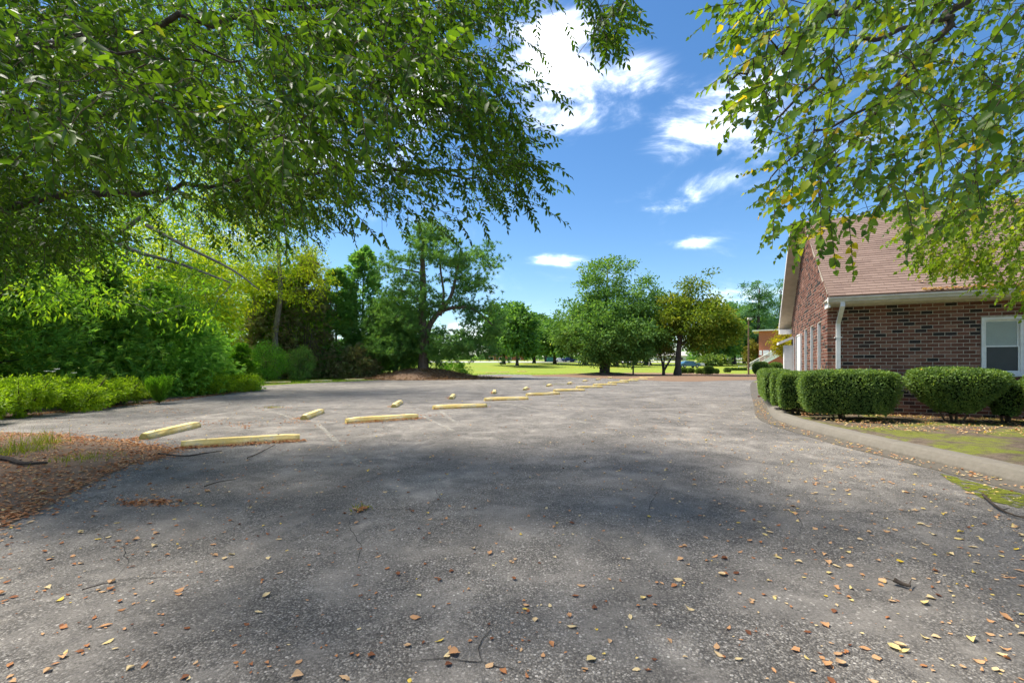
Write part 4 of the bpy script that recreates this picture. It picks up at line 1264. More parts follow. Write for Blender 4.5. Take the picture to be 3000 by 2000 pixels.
# bamboo-like row behind the shaded grass
for k, (u, lb) in enumerate(((1085, 'first'), (1135, 'second'), (1180, 'third'), (1215, 'fourth'))):
    p = G(u, 1093.5)
    root = empty('cane_clump', (p.x, 56, 0), 0, '%s clump of thin dark canes from the left, on shaded grass behind the mound' % lb, 'canes', 'canes behind the pine')
    mb = MB()
    x0_ = (u - U0) / F * 56 - p.x
    for j in range(16):
        a = Vector((x0_ + random.uniform(-1, 1), random.uniform(-.6, .6), 0))
        e = a + Vector((random.uniform(-.5, .5), random.uniform(-.3, .3), random.uniform(1.4, 2.3)))
        mb.tube([a, (a + e) / 2, e], [.05, .04, .02], 4, False)
    mb.build('canes', M['bark_dark'], root)
    n = 900
    pos = rng.normal(size=(n, 3)) * np.array([.75, .5, .55]) + np.array([x0_, 0, 2.0])
    leaf_object('foliage', pos, unit(rand_unit(n) + np.array([0, 0, -.5])), rand_unit(n), rng.uniform(.2, .4, n), rng.uniform(.05, .1, n), rng.random(n), M['shrub'], root)
bush('dark_shrub', (-6.6, 52.5, 0), 2.0, 1.2, 1.5, 'dark leafy shrub at the foot of the pine on its right', M['shrub'], 150, 20, .22, .35)
# yellow-green oaks at left
tree('yellow_oak', (-21.6, 44, 0), 'slim grey-trunked oak with yellow-green leaves left of the cedars', 'tree', (M['bark_grey'], M['oak_yellow']),
     [[(Vector((-21.6, 44, -.1)), .34), (P(806, 980, 44), .26), (P(822, 860, 44), .21), (P(815, 700, 44), .14), (P(830, 560, 44), .05)]],
     [lobe(790, 760, 43, 170, 120, 1.2), lobe(640, 830, 38, 150, 110, 1.0), lobe(900, 800, 42, 70, 70, .7), lobe(760, 560, 44, 200, 160, 1.0), lobe(560, 640, 42, 200, 150, 1), lobe(880, 880, 42, 60, 40, .5)],
     460, 60, .95, .28, 'yellowing oaks on the left', aspect=.32, droop=.7, inner=.3, branch_frac=.5, thick=1.6)
OY = 21.5
tree('yellow_oak', (-24.6, OY, 0), 'lichen-grey oak leaning in from the left edge, long bare drooping branches', 'tree', (M['bark_grey'], M['oak_green']),
     [[(Vector((-24.6, OY, -.1)), .42), (P(-60, 900, OY), .34), (P(70, 815, OY), .25), (P(150, 760, OY), .19), (P(330, 690, OY), .12), (P(520, 560, OY), .05)],
      [(P(-30, 720, OY), .14), (P(80, 690, OY), .10), (P(240, 735, OY), .08), (P(430, 775, OY), .06), (P(600, 810, OY), .03)],
      [(P(220, 640, OY), .11), (P(380, 730, OY - 1), .09), (P(520, 770, OY - 1), .065), (P(680, 830, OY - 1), .03)],
      [(P(430, 660, OY), .09), (P(540, 720, OY - 1), .065), (P(680, 790, OY - 1), .045), (P(760, 850, OY - 1), .02)],
      [(Vector((-24.6, OY, .5)), .38), (P(-200, 500, OY), .28), (P(-100, 100, OY), .16), (P(100, -150, OY), .07)]],
     [lobe(100, 700, 21.5, 260, 150, 1.0), lobe(420, 720, 21, 230, 150, .9), lobe(560, 860, 20.5, 120, 80, .9), lobe(330, 850, 14.2, 190, 110, .5, 1.6), lobe(120, 830, 13.8, 150, 110, .35, 1.5), lobe(600, 900, 16.5, 90, 70, .45, 1.5), lobe(60, 330, 24, 330, 260, 1), lobe(480, 420, 24, 330, 230, 1), lobe(760, 560, 25, 160, 170, .6), lobe(700, 180, 26, 320, 220, .8)],
     1300, 48, .60, .18, 'yellowing oaks on the left', aspect=.34, droop=.6, inner=.3, branch_frac=.4, thick=1.1)
# trees standing behind the left mass
back = [((-34, 32), 12, 4.2, 'oak_green', 'green oak crown behind the cypresses at far left'), ((-25, 35), 12, 4.0, 'oak_yellow', 'yellow-green oak crown behind the hemlocks'),
        ((-23, 48), 13, 4.2, 'oak_green', 'bright green tree behind the cedars'), ((-33, 22), 13, 4.5, 'oak_green', 'broad oak at the far left edge behind everything'),
        ((-40, 46), 14, 5.5, 'oak_green', 'pale oak crown filling the gap above the hemlocks'), ((-33, 54), 14, 5.5, 'oak_yellow', 'yellow-green oak far behind the slim grey trunk'), ((-48, 34), 14, 5.5, 'oak_green', 'tall oak at the very back of the left thicket'),
        ((-14, 62), 9, 4.2, 'oak_green', 'light green tree beyond the canes, left of the pine'), ((-29, 26), 10, 3.2, 'oak_green', 'green tree rising between the cypresses')]
for (x, y), h, r_, mt, lb in back:
    tree('background_oak', (x, y, 0), lb, 'tree', (M['bark_dark'], M[mt]), [[(Vector((x, y, -.1)), .3), (Vector((x + .2, y, h * .4)), .22), (Vector((x, y, h * .85)), .06)]],
         [(x, y, h * .55, r_, r_, h * .45, 1), (x + r_ * .4, y, h * .35, r_ * .8, r_ * .8, h * .25, .7), (x - r_ * .4, y - 1, h * .4, r_ * .8, r_ * .8, h * .25, .7)],
         260, 60, 1.15, .32, 'trees behind the left shrubs', aspect=.4, inner=.5, branch_frac=.2)

# ------------------------------------------------------------------ the pine on its mound
def pine_tree(name, base, label, trunks, branches, tuft_lobes, n_tuft, needle, mat, bmat, group=None, per=22, clump=.8, width=.028):
    root = empty(name, base, 0, label, 'tree', group); B = Vector(base)
    mb = MB(); nodes, rads = [], []
    for path in trunks + branches:
        sp = lerp_path([p for p, r_ in path], 4); rr = [r_ for p, r_ in path]; m_ = len(sp)
        rs = [float(np.interp(i / (m_ - 1) * (len(rr) - 1), range(len(rr)), rr)) for i in range(m_)]
        mb.tube([p - B for p in sp], rs, 9, True, wob=.08); nodes += sp[3:]; rads += rs[3:]
    n_c = max(20, n_tuft // 12)
    Cc, Cd, _ = sample_lobes(tuft_lobes, n_c, .35)
    m2 = MB(); grow(nodes, rads, Cc, m2, 1.8, sides=4, amp=.09, sag=.06, tipr=.015)
    b_ = len(mb.v); mb.v += [tuple(Vector(p) - B) for p in m2.v]; mb.f += [tuple(i + b_ for i in f) for f in m2.f]; mb.r += m2.r
    mb.build('trunk', bmat, root, smooth=True)
    i_ = rng.integers(0, n_c, n_tuft)
    tp = Cc[i_] + rng.normal(size=(n_tuft, 3)) * clump * np.array([.62, .62, .30])
    tv = np.clip(rng.random(n_c)[i_] * .5 + .5 * rng.random(n_tuft), 0, 1)
    td = unit(rand_unit(n_tuft) + np.array([0, 0, .7]) + .6 * Cd[i_])
    n = n_tuft * per
    Pp = np.repeat(tp, per, 0); Dp = unit(np.repeat(td, per, 0) * .7 + rand_unit(n))
    L_ = needle * rng.uniform(.6, 1.2, n)
    leaf_object('crown', Pp - np.array(base), Dp, rand_unit(n), L_, np.full(n, width), np.clip(np.repeat(tv, per) * .8 + .2 * rng.random(n), 0, 1), mat, root, 'needle')
    return root
PY = 48.5
def PP(u, v, dy=0): return P(u, v, PY + dy)
pine_tree('pine_tree', (-9.0, 48.5, .8), 'large spreading pine with leaning limbs on a pine-straw mound', 
    [[(PP(1241, 1084), .62), (PP(1240, 1040), .46), (PP(1238, 930), .40), (PP(1240, 850), .34), (PP(1238, 760), .24), (PP(1240, 700), .10), (PP(1243, 670), .04)]],
    [[(PP(1250, 1020), .2), (PP(1256, 960), .28), (PP(1290, 910), .24), (PP(1320, 870), .20), (PP(1338, 800), .12), (PP(1350, 730), .05)],
     [(PP(1290, 912), .2), (PP(1335, 900), .19), (PP(1385, 905), .15), (PP(1425, 935), .10), (PP(1455, 965), .04)],
     [(PP(1290, 925), .16), (PP(1300, 860), .13), (PP(1290, 780), .09), (PP(1300, 700), .03)],
     [(PP(1236, 890), .14), (PP(1195, 858), .10), (PP(1150, 845), .04)], [(PP(1238, 800), .1), (PP(1190, 790), .07), (PP(1120, 775), .03)],
     [(PP(1240, 980, .3), .12), (PP(1300, 990, 1), .08), (PP(1390, 1030, 1), .03)], [(PP(1238, 935), .1), (PP(1190, 925), .06), (PP(1130, 910), .03)]],
    [lobe(1380, 800, 48.5, 70, 70, 1), lobe(1420, 930, 48.5, 60, 50, 1), lobe(1440, 740, 49, 35, 45, .6), lobe(1290, 740, 48.5, 90, 60, .9), lobe(1180, 830, 48.5, 70, 45, .9), lobe(1140, 770, 48, 55, 30, .6),
     lobe(1190, 940, 48.5, 80, 50, 1), lobe(1330, 1010, 49.5, 110, 45, 1.1), lobe(1410, 1030, 49, 70, 30, 1), lobe(1250, 880, 48, 60, 45, .7), lobe(1440, 990, 50, 45, 40, .8), lobe(1160, 1020, 49, 80, 35, .8), lobe(1270, 1040, 47.5, 50, 25, .6), lobe(1365, 880, 49, 50, 35, .6), lobe(1250, 690, 49, 60, 40, .8)],
    5600, .40, M['pine'], M['bark_pine'], clump=.80, width=.055)
# young long-needled pine left of it
pine_tree('young_pine', (-12.2, 50.5, 0), 'young long-needled pine crowding the left side of the large pine', [[(Vector((-12.2, 50.5, 0)), .16), (Vector((-12.3, 50.5, 4)), .1), (Vector((-12.2, 50.5, 8.2)), .03)]], [],
    [lobe(1150, 930, 50.5, 75, 80, 1), lobe(1110, 1000, 50, 70, 70, 1), lobe(1190, 1030, 50.5, 70, 50, 1)], 3200, .42, M['pine'], M['bark_pine'], clump=.8, width=.055)

# ------------------------------------------------------------------ magnolia and its neighbours
MY = 61.5
mg = (272 / F * MY, MY, .30)
tree('magnolia', mg, 'broad dark green magnolia with stout trunk in the middle of the straw bed', 'tree', (M['bark_far'], M['magnolia']),
     [[(Vector((mg[0], MY, .0)), .85), (P(1771, 1075, MY), .62), (P(1768, 1020, MY), .52), (P(1770, 950, MY), .34), (P(1776, 880, MY), .18), (P(1780, 800, MY), .06)],
      [(P(1778, 1085, MY + .3), .4), (P(1783, 1040, MY), .30), (P(1800, 980, MY), .16), (P(1850, 900, MY), .05)]],
     [lobe(1790, 985, 61, 150, 75, 1.3), lobe(1700, 965, 62, 90, 65, 1), lobe(1880, 965, 61, 85, 75, 1.1), lobe(1800, 900, 61.5, 110, 55, 1), lobe(1780, 800, 61.5, 75, 58, .55), lobe(1735, 850, 62, 50, 35, .45), lobe(1900, 860, 62, 48, 55, .6),
      lobe(1655, 930, 62, 40, 40, .35), lobe(1640, 880, 62, 14, 20, .12), lobe(1910, 810, 62, 20, 28, .2), lobe(1835, 1025, 59, 70, 38, .7), lobe(1745, 1030, 60, 80, 36, .7), lobe(1855, 1045, 58.5, 22, 16, .2)],
     760, 64, 1.0, .38, aspect=.5, inner=.5, branch_frac=.14, thick=2.2, up=.25, sub=3)
YY = 58.0
yb = ((1985 - U0) / F * YY, YY, .02)
tree('turning_tree', yb, 'tree turning yellow-green with a ragged top, right of the magnolia', 'tree', (M['bark_far'], M['turning']),
     [[(Vector((yb[0], YY, -.05)), .60), (P(1986, 1075, YY), .36), (P(1990, 1010, YY), .30), (P(2005, 940, YY), .2), (P(2020, 860, YY), .08), (P(2040, 800, YY), .03)],
      [(P(1990, 1010, YY), .2), (P(2040, 985, YY), .13), (P(2100, 980, YY), .05)], [(P(1992, 1000, YY), .16), (P(1970, 950, YY), .1), (P(1950, 900, YY), .04)]],
     [lobe(2040, 940, 58, 105, 62, 1.3), lobe(2110, 965, 58, 60, 40, .8), lobe(1985, 920, 58, 55, 55, .7), lobe(2035, 835, 58, 42, 34, .42), lobe(2085, 872, 58, 30, 22, .28), lobe(2055, 800, 58, 22, 22, .22), lobe(2072, 784, 58, 7, 7, .1), lobe(1975, 880, 58, 22, 16, .15), lobe(2065, 1000, 57, 70, 30, .5)],
     340, 60, .95, .36, aspect=.5, inner=.4, branch_frac=.3, thick=2.0)
cb = ((1944 - U0) / F * 60, 60, .02)
tree('crape_myrtle', cb, 'small multi-stemmed crape myrtle between the magnolia and the yellowing tree', 'tree', (M['bark_far'], M['olive']),
     [[(Vector((cb[0], 60, 0)), .22), (P(1943, 1075, 60), .16), (P(1935, 1040, 60), .08), (P(1930, 1010, 60), .03)], [(P(1945, 1085, 60), .16), (P(1960, 1060, 60), .12), (P(1974, 1040, 60), .04)], [(P(1944, 1080, 60), .12), (P(1946, 1040, 60), .07), (P(1945, 1010, 60), .03)]],
     [lobe(1937, 1020, 60, 26, 26, 1), lobe(1965, 1040, 60, 14, 14, .4)], 46, 30, .6, .22, branch_frac=.5, inner=.3)
# far trees with trunks over the lawn
far_list = [(1476, 118, 1066, 10, 895, 62, 'leftmost tree beyond the lawn, near the distant brick house'), (1515, 105, 1070, 9, 905, 52, 'pale-topped tree beyond the lawn, second from the left'),
            (1565, 140, 1062, 9, 930, 52, 'tree beyond the lawn behind the third trunk from the left'), (1600, 165, 1059, 8, 940, 40, 'small far tree beside the green container'),
            (1625, 128, 1065, 10, 950, 50, 'far tree left of the magnolia, dark straight trunk'), (1675, 160, 1062, 9, 960, 48, 'far tree behind the dark blue truck'),
            (1714, 120, 1067, 15, 955, 70, 'thick flared trunk left of the magnolia trunk'), (1795, 150, 1062, 12, 960, 55, 'far tree seen past the right side of the magnolia trunk'),
            (1808, 108, 1073, 9, 960, 45, 'pale slim trunk just right of the magnolia trunk'), (1859, 122, 1068, 14, 955, 62, 'far trunk behind the dark post'),
            (1897, 126, 1066, 17, 950, 62, 'thickest far trunk, between the post and the crape myrtle'), (2090, 118, 1067, 12, 950, 58, 'far tree behind the dark table and turning tree'),
            (2150, 130, 1066, 12, 905, 72, 'dark green far tree left of the brown light pole'), (2140, 175, 1060, 10, 890, 60, 'pale green tree far behind the light pole'), (2250, 150, 1064, 12, 930, 60, 'dense far tree behind the red brick house')]
for u, y, vb, tw, vt, ru, lb in far_list:
    z0_ = P(u, vb, y).z
    x = (u - U0) / F * y
    vm = vb - 34
    pale = 'far_green'
    tree('far_tree', (x, y, z0_), lb, 'tree', (M['bark_far'], M[pale]), [[(Vector((x, y, z0_ - .1)), tw * y / F * .75), (P(u, vb - 10, y), tw * y / F * .5), (P(u, vm, y), tw * y / F * .45), (P(u + 4, (vm + vt) / 2, y), tw * y / F * .2)]],
         [lobe(u, (vm + vt) / 2 - 4, y, ru, (vm - vt) / 2, 1), lobe(u - ru * .5, vm - 22, y, ru * .6, 26, .6), lobe(u + ru * .5, vm - 20, y, ru * .6, 26, .6), lobe(u, vt + 25, y - 2, ru * .5, 30, .4)],
         120, 60, 1.5, .85, 'trees beyond the lawn', aspect=.55, inner=.5, branch_frac=.12, thick=3)
# tall pines at right
for u, y, vt, lb in ((2222, 125, 815, 'left one of the tall pines above the red brick house'), (2285, 132, 820, 'right one of the tall pines, partly behind the gable'), (2180, 140, 880, 'lower pine left of the two tall ones')):
    x = (u - U0) / F * y; z0_ = zg(y)
    k = (1060 - vt)
    tree('tall_pine', (x, y, z0_), lb, 'tree', (M['bark_far'], M['far_pine']), [[(Vector((x, y, z0_ - .2)), .5), (P(u, 960, y), .4), (P(u + 3, vt + 30, y), .15)]],
         [lobe(u - 6, vt + 35, y, 38, 32, 1), lobe(u + 18, vt + 70, y, 40, 26, .9), lobe(u - 22, vt + 95, y, 36, 22, .8), lobe(u + 10, vt + 130, y, 40, 22, .7), lobe(u - 14, vt + 160, y, 44, 20, .7)],
         120, 52, 1.2, .62, 'tall pines behind the red brick house', aspect=.3, inner=.35, branch_frac=.25, thick=3, up=.6, flat=.35)
# a belt of woods that closes the view
mb_pos, mb_r = [], []
n = 26000
ang = rng.uniform(-1, 1, n)
xx = ang * 330; yy = 262 + 22 * rng.random(n)
hh = 6.5 + 3.5 * np.sin(xx * .11) + 2.0 * np.sin(xx * .37 + 1)
pos = np.stack([xx, yy, 3.0 + np.abs(rng.normal(0, .5, n)) * np.maximum(hh, 2)], 1)
o = leaf_object('far_woods', pos, rand_unit(n), unit(rand_unit(n) + np.array([0, -.5, .6])), rng.uniform(1.2, 2.6, n), rng.uniform(.8, 1.6, n), np.clip(rng.random(n) * .8 + .2 * np.sin(xx * .2), 0, 1), M['far_green'], None)
tag(o, 'continuous belt of distant woods along the horizon', 'woods', kind='stuff')

# ------------------------------------------------------------------ far right: beds, bushes, pole, red brick house with stair
def ball(u, v0, v1, y, w, lb, e=.8, n=1800):
    c = P(u, v0, y); c2 = P(u, v1, y)
    r_ = w / 2 * y / F
    clipped('round_bush', (c.x, c.y), r_, r_, c2.z, c.z, 0, lb, n, size=.14, e=e, taper=.1, group='clipped bushes in the far bed', cat='bush', stems=False, under=0, mat=M['hedge'])
ball(2229, 1060, 1099, 58, 42, 'large round clipped bush right of the light pole', n=5200)
ball(2273, 1062, 1096, 60, 36, 'rounded bush below the stair, right of the large round one', n=3600)
ball(2076, 1073, 1098, 62, 28, 'largest round bush beside the yellowing tree', n=2600)
ball(2002, 1078, 1094, 64, 18, 'small round bush touching the yellowing tree trunk'); ball(2023, 1079, 1094, 65, 22, 'low round bush below the blue car')
ball(2048, 1080, 1095, 66, 18, 'low bush second left of the largest round bush'); ball(2061, 1080, 1096, 66, 14, 'low bush directly left of the largest round bush')
ball(2098, 1081, 1095, 66, 14, 'low bush directly right of the largest round bush'); ball(2131, 1078, 1091, 72, 18, 'dark bush left of the row of small square ones')
for k, u in enumerate((2146, 2155, 2164, 2173, 2183)):
    ball(u, 1078, 1086, 86, 8, '%s small square bush from the left in the row before the white stair' % ORD[k], .5, 500)
pole_b = G(2193, 1098)
lp = empty('light_pole', (pole_b.x, pole_b.y, 0), 0, 'slender brown light pole with a box lamp at its top', 'light pole')
hp = (1098 - 936) / F * pole_b.y
mb = MB(); mb.tube([(0, 0, 0), (0, 0, hp)], [.115, .09], 10); mb.build('pole', M['wood_pole'], lp)
mb = MB(); mb.tube([(0, 0, 0), (0, 0, .10)], [.30, .26], 12); mb.build('base', M['metal_dark'], lp)
mb = MB(); mb.box(-.1, .42, -.16, .16, hp - .02, hp + .26); o = mb.build('lamp_head', M['trim'], lp)
mb = MB(); mb.box(-.05, .37, -.12, .12, hp - .035, hp - .022); mb.build('lens', M['white'], o)
pb = G(1855, 1098)
dp = empty('dark_post', (pb.x, pb.y, 0), 0, 'dark green slender post standing in the straw bed right of the magnolia', 'post')
mb = MB(); mb.tube([(0, 0, 0), (0, 0, 2.05)], [.11, .10], 8); mb.build('shaft', M['metal_dark'], dp)
mb = MB(); mb.tube([(0, 0, 2.05), (0, 0, 2.12), (0, 0, 2.2)], [.13, .13, .03], 8); mb.build('cap', M['metal_dark'], dp)
gpz = P(1902, 1072, 112)
gl = empty('grey_pole', gpz, 0, 'thin grey metal pole beyond the lawn, next to the thickest far trunk', 'pole')
mb = MB(); mb.tube([(0, 0, 0), (0, 0, 5.5)], [.09, .07], 8); mb.build('shaft', M['gutter'], gl)
mb = MB(); mb.tube([(0, 0, 0), (0, 0, .35)], [.28, .24], 8); mb.build('footing', M['kerb'], gl)

HY = 92.0
hx = (2223 - U0) / F * HY
rh = empty('red_brick_house', (hx, HY, zg(HY) - .1), -R(29), 'two-storey red brick house with flat white eaves and outside stair', 'building')
zr = zg(HY) - .1
ztop = P(0, 970, HY).z - zr
mb = MB(); mb.box(0, 16, 0, 10, 0, ztop); mb.build('wall', M['far_brick'], rh)
mb = MB()
mb.add([(-1.1, -.9, ztop + .15), (17, -.9, ztop + .55), (17, 9, ztop + .55), (-1.1, 9, ztop + .15), (-1.1, -.9, ztop + .02), (17, -.9, ztop + .02), (17, 9, ztop + .02), (-1.1, 9, ztop + .02)], [(0, 1, 2, 3), (7, 6, 5, 4), (0, 4, 5, 1), (1, 5, 6, 2), (2, 6, 7, 3), (3, 7, 4, 0)])
mb.build('eaves', M['white'], rh)
zz = lambda v: P(0, v, HY).z - zr
for xa, xb in ((.08, .55), (.72, 1.7), (1.85, 2.6)):
    mb = MB(); mb.box(xa, xb, -.06, .02, zz(1040), zz(1026)); mb.build('window_panel', M['white'], rh)
st = empty('stair', (0, -2.4, 0)); st.parent = rh
s0 = Vector((-1.75, 0, zz(1086) + .25)); s1 = Vector((3.9, 0, zz(1030)))
mb = MB()
for dy in (0, 1.3):
    for a, b in ((s0, s1),):
        mb.add([a + Vector((0, dy, 0)), b + Vector((0, dy, 0)), b + Vector((0, dy, -.65)), a + Vector((0, dy, -.65)), a + Vector((0, dy + .1, 0)), b + Vector((0, dy + .1, 0)), b + Vector((0, dy + .1, -.65)), a + Vector((0, dy + .1, -.65))],
               [(0, 1, 2, 3), (7, 6, 5, 4), (0, 4, 5, 1), (1, 5, 6, 2), (2, 6, 7, 3), (3, 7, 4, 0)])
mb.build('stringer', M['white'], st)
mb = MB()
ns = 18
for k in range(ns):
    p = s0.lerp(s1, (k + .5) / ns); mb.box(p.x - .2, p.x + .2, .1, 1.3, p.z - .05, p.z)
mb.build('treads', M['white'], st)
rl = MB()
up = Vector((0, 0, 1.05))
rl.tube([s0 + up, s1 + up], .06, 6); rl.tube([s0 + Vector((0, 0, .12)), s1 + Vector((0, 0, .12))], .045, 6)
rl.build('handrail', M['white'], st)
for k in range(31):
    p = s0.lerp(s1, k / 30); w_ = .07 if k % 5 == 0 else .035
    mb = MB(); mb.box(p.x - w_, p.x + w_, -.02, .02, p.z, p.z + 1.05); mb.build('baluster', M['white'], st)
mb = MB(); mb.box(s0.x - 1.6, s0.x - .1, -.03, .03, zz(1079), zz(1078)); mb.box(s0.x - 1.6, s0.x - .1, -.03, .03, zz(1073), zz(1072)); mb.box(s0.x - 1.65, s0.x - 1.55, -.04, .04, zz(1082), zz(1071.5)); mb.build('gate_rail', M['white'], st)
# golden tree and olive shrub by the house
gx = (2306 - U0) / F * 52
tree('golden_tree', (gx, 52, 0), 'small golden-topped tree between the red brick house and the gable', 'tree', (M['bark_far'], M['gold']), [[(Vector((gx, 52, 0)), .14), (P(2306, 1040, 52), .1), (P(2304, 970, 52), .04)]],
     [lobe(2300, 965, 52, 18, 26, .8), lobe(2300, 1010, 52, 30, 28, 1), lobe(2285, 1005, 52, 16, 14, .4)], 60, 44, .6, .24, inner=.3, aspect=.45, droop=.5)
ox = (2204 - U0) / F * 99
bush('olive_shrub', (ox, 99, zg(99) - .1), 1.25, 1.2, 5.4, 'tall olive-yellow shrub at the left corner of the red brick house', M['olive'], 90, 30, .4, .6, stems=5)

# ------------------------------------------------------------------ distant things over the lawn
def car(base, rz, paint, label, L=4.5, pickup=False):
    root = empty('parked_car', base, rz, label, 'truck' if pickup else 'car', 'vehicles parked beyond the lawn')
    mat = plain('car_paint', paint, .3, .6, var=.05)
    hl = L / 2
    if pickup: pr = [(-hl, .45), (-hl, .95), (-.35, .98), (-.25, 1.0), (-.1, 1.62), (1.0, 1.62), (1.45, 1.02), (hl - .1, .92), (hl, .7), (hl, .4), (-hl, .4)]
    else: pr = [(-hl, .45), (-hl + .05, .85), (-hl + .5, .95), (-1.1, 1.38), (-.3, 1.46), (.5, 1.42), (1.1, .98), (hl - .15, .82), (hl, .6), (hl, .32), (-hl, .32)]
    mb = MB(); n = len(pr)
    vs = []
    for yv, k in ((-.86, 1), (-.80, 1.0), (.80, 1.0), (.86, 1)):
        for x, z in pr: vs.append((x, yv * (.88 if z > 1.1 else 1), z))
    fs = [(j * n + i, j * n + (i + 1) % n, (j + 1) * n + (i + 1) % n, (j + 1) * n + i) for j in range(3) for i in range(n)] + [tuple(range(n - 1, -1, -1)), tuple(3 * n + i for i in range(n))]
    mb.add(vs, fs); mb.build('body', mat, root)
    for s_ in (-1, 1):
        mb = MB(); xs = ((-.05, .85) if pickup else (-.95, .75))
        mb.add([(xs[0], s_ * .79, 1.02), (xs[1] + .25, s_ * .79, 1.02), (xs[1] - .05, s_ * .765, 1.42 if not pickup else 1.55), (xs[0] + .15, s_ * .765, 1.42 if not pickup else 1.55)], [(0, 1, 2, 3)]); mb.build('side_window', M['glass'], root)
        for x in (-L * .31, L * .31):
            mb = MB(); mb.tube([(x, s_ * .70, .33), (x, s_ * .885, .33)], .33, 16); w = mb.build('wheel', M['dark'], root)
            mb = MB(); mb.tube([(x, s_ * .875, .33), (x, s_ * .895, .33)], .19, 12); mb.build('rim', M['gutter'], w)
        mb = MB(); mb.box(hl - .02, hl + .015, s_ * .55 - .16, s_ * .55 + .16, .58, .72); mb.build('headlight', M['white'], root)
    return root
def on(u, y): return Vector(((u - U0) / F * y, y, zg(y) + .02))
car(on(1644, 158), 0, (.75, .76, .78), 'white car parked across the lawn beside a dark blue truck')
car(on(1668, 157), R(178), (.02, .04, .16), 'dark blue pickup truck parked right of the white car', 5.2, True)
car(on(2018, 100), R(10), (.03, .12, .22), 'blue car half hidden behind the yellowing tree trunk')
def far_house(u0_, u1_, vt, vb, y, wall, roofc, label, nw=4, door=True):
    xa, xb = (u0_ - U0) / F * y, (u1_ - U0) / F * y
    z0_ = P(0, vb, y).z; z1_ = P(0, vt, y).z
    root = empty('far_house', (xa, y, z0_), 0, label, 'building', 'houses across the road')
    w, h = xb - xa, z1_ - z0_
    mb = MB(); mb.box(0, w, 0, 8, -.5, h * .62); mb.build('wall', wall, root)
    mb = MB(); mb.add([(-.5, -.6, h * .6), (w + .5, -.6, h * .6), (w - 1, 4, h), (1, 4, h), (-.5, 8.6, h * .6), (w + .5, 8.6, h * .6)], [(0, 1, 2, 3), (3, 2, 5, 4), (0, 3, 4), (1, 5, 2), (0, 4, 5, 1)]); mb.build('roof', roofc, root)
    for k in range(nw):
        xc = w * (k + .6) / (nw + .2)
        mb = MB(); mb.box(xc - .7, xc + .7, -.07, .02, h * .16, h * .48); f_ = mb.build('window', M['white'], root)
        mb = MB(); mb.box(xc - .55, xc + .55, -.09, -.072, h * .19, h * .45); mb.build('pane', M['glass'], f_)
    if door:
        mb = MB(); mb.box(w * .06, w * .06 + 1.1, -.07, .02, -.3, h * .48); mb.build('door', M['white'], root)
far_house(1425, 1535, 1030, 1060, 195, M['far_brick'], M['dark'], 'low red brick house with white door beyond the leftmost far trees')
far_house(1730, 1850, 1030, 1058, 205, M['white'], M['gutter'], 'pale low house behind the magnolia trunk', 5)
far_house(1915, 2010, 1028, 1062, 190, M['white'], M['gutter'], 'white house with grey roof behind the crape myrtle', 4)
far_house(2060, 2190, 1046, 1064, 215, M['trim'], M['gutter'], 'pale cream house glimpsed left of the light pole', 6)
cb_ = on(1612, 160)
ct = empty('container', cb_, 0, 'small green waste container standing by the far road', 'container')
mb = MB(); mb.box(-1.1, 1.1, -.8, .8, .15, 1.5); mb.build('bin', plain('green_paint', (.02, .16, .12), .5), ct)
mb = MB(); mb.box(-1.15, 1.15, -.85, .85, 1.5, 1.58); mb.build('lid', M['metal_dark'], ct)
bp = on(2054, 100)
bn = empty('white_bench', bp, 0, 'white slatted bench on the lawn right of the blue car', 'bench')
for k in range(3):
    mb = MB(); mb.box(-.9, .9, -.05 + k * .16, .08 + k * .16, .44, .48); mb.build('seat_slat', M['white'], bn)
    mb = MB(); mb.box(-.9, .9, .44, .47, .58 + k * .15, .68 + k * .15); mb.build('back_slat', M['white'], bn)
for x in (-.8, .8):
    mb = MB(); mb.box(x - .04, x + .04, -.05, .0, 0, .44); mb.build('leg', M['white'], bn)
    mb = MB(); mb.box(x - .04, x + .04, .40, .438, 0, .98); mb.build('leg', M['white'], bn)
bush('dark_hedge', on(2088, 112), 3.4, 1.6, 2.2, 'dark dense hedge beyond the bench', M['hedge'], 60, 40, .5, .8, cat='hedge', aspect=.6)

# ------------------------------------------------------------------ storm drain, loose bricks
dr = G(2262, 1163)
dn = empty('storm_drain', (dr.x + .25, dr.y + .1, 0), -TH, 'dark kerb-side storm drain inlet at the hedge foot', 'drain')
mb = MB(); mb.box(-.45, .45, -.30, .30, .14, .22); mb.build('cover', M['kerb'], dn)
mb = MB(); mb.box(-.42, .42, -.27, .27, .01, .139); mb.build('opening', M['dark'], dn)  # black block stands in for the shaded hollow under the cover
for k in range(3):
    p = G(2228 + k * 8, 1163 - k)
    mb = MB(); mb.box(-.10, .10, -.05, .05, 0, .06)
    o = mb.build('loose_brick', M['brick_o']); o.location = (p.x, p.y, .004); o.rotation_euler = (0, 0, random.uniform(-.3, .3))
    tag(o, ('left', 'middle', 'right')[k] + ' one of three loose red bricks in the gutter by the drain', 'brick', 'loose bricks by the drain')
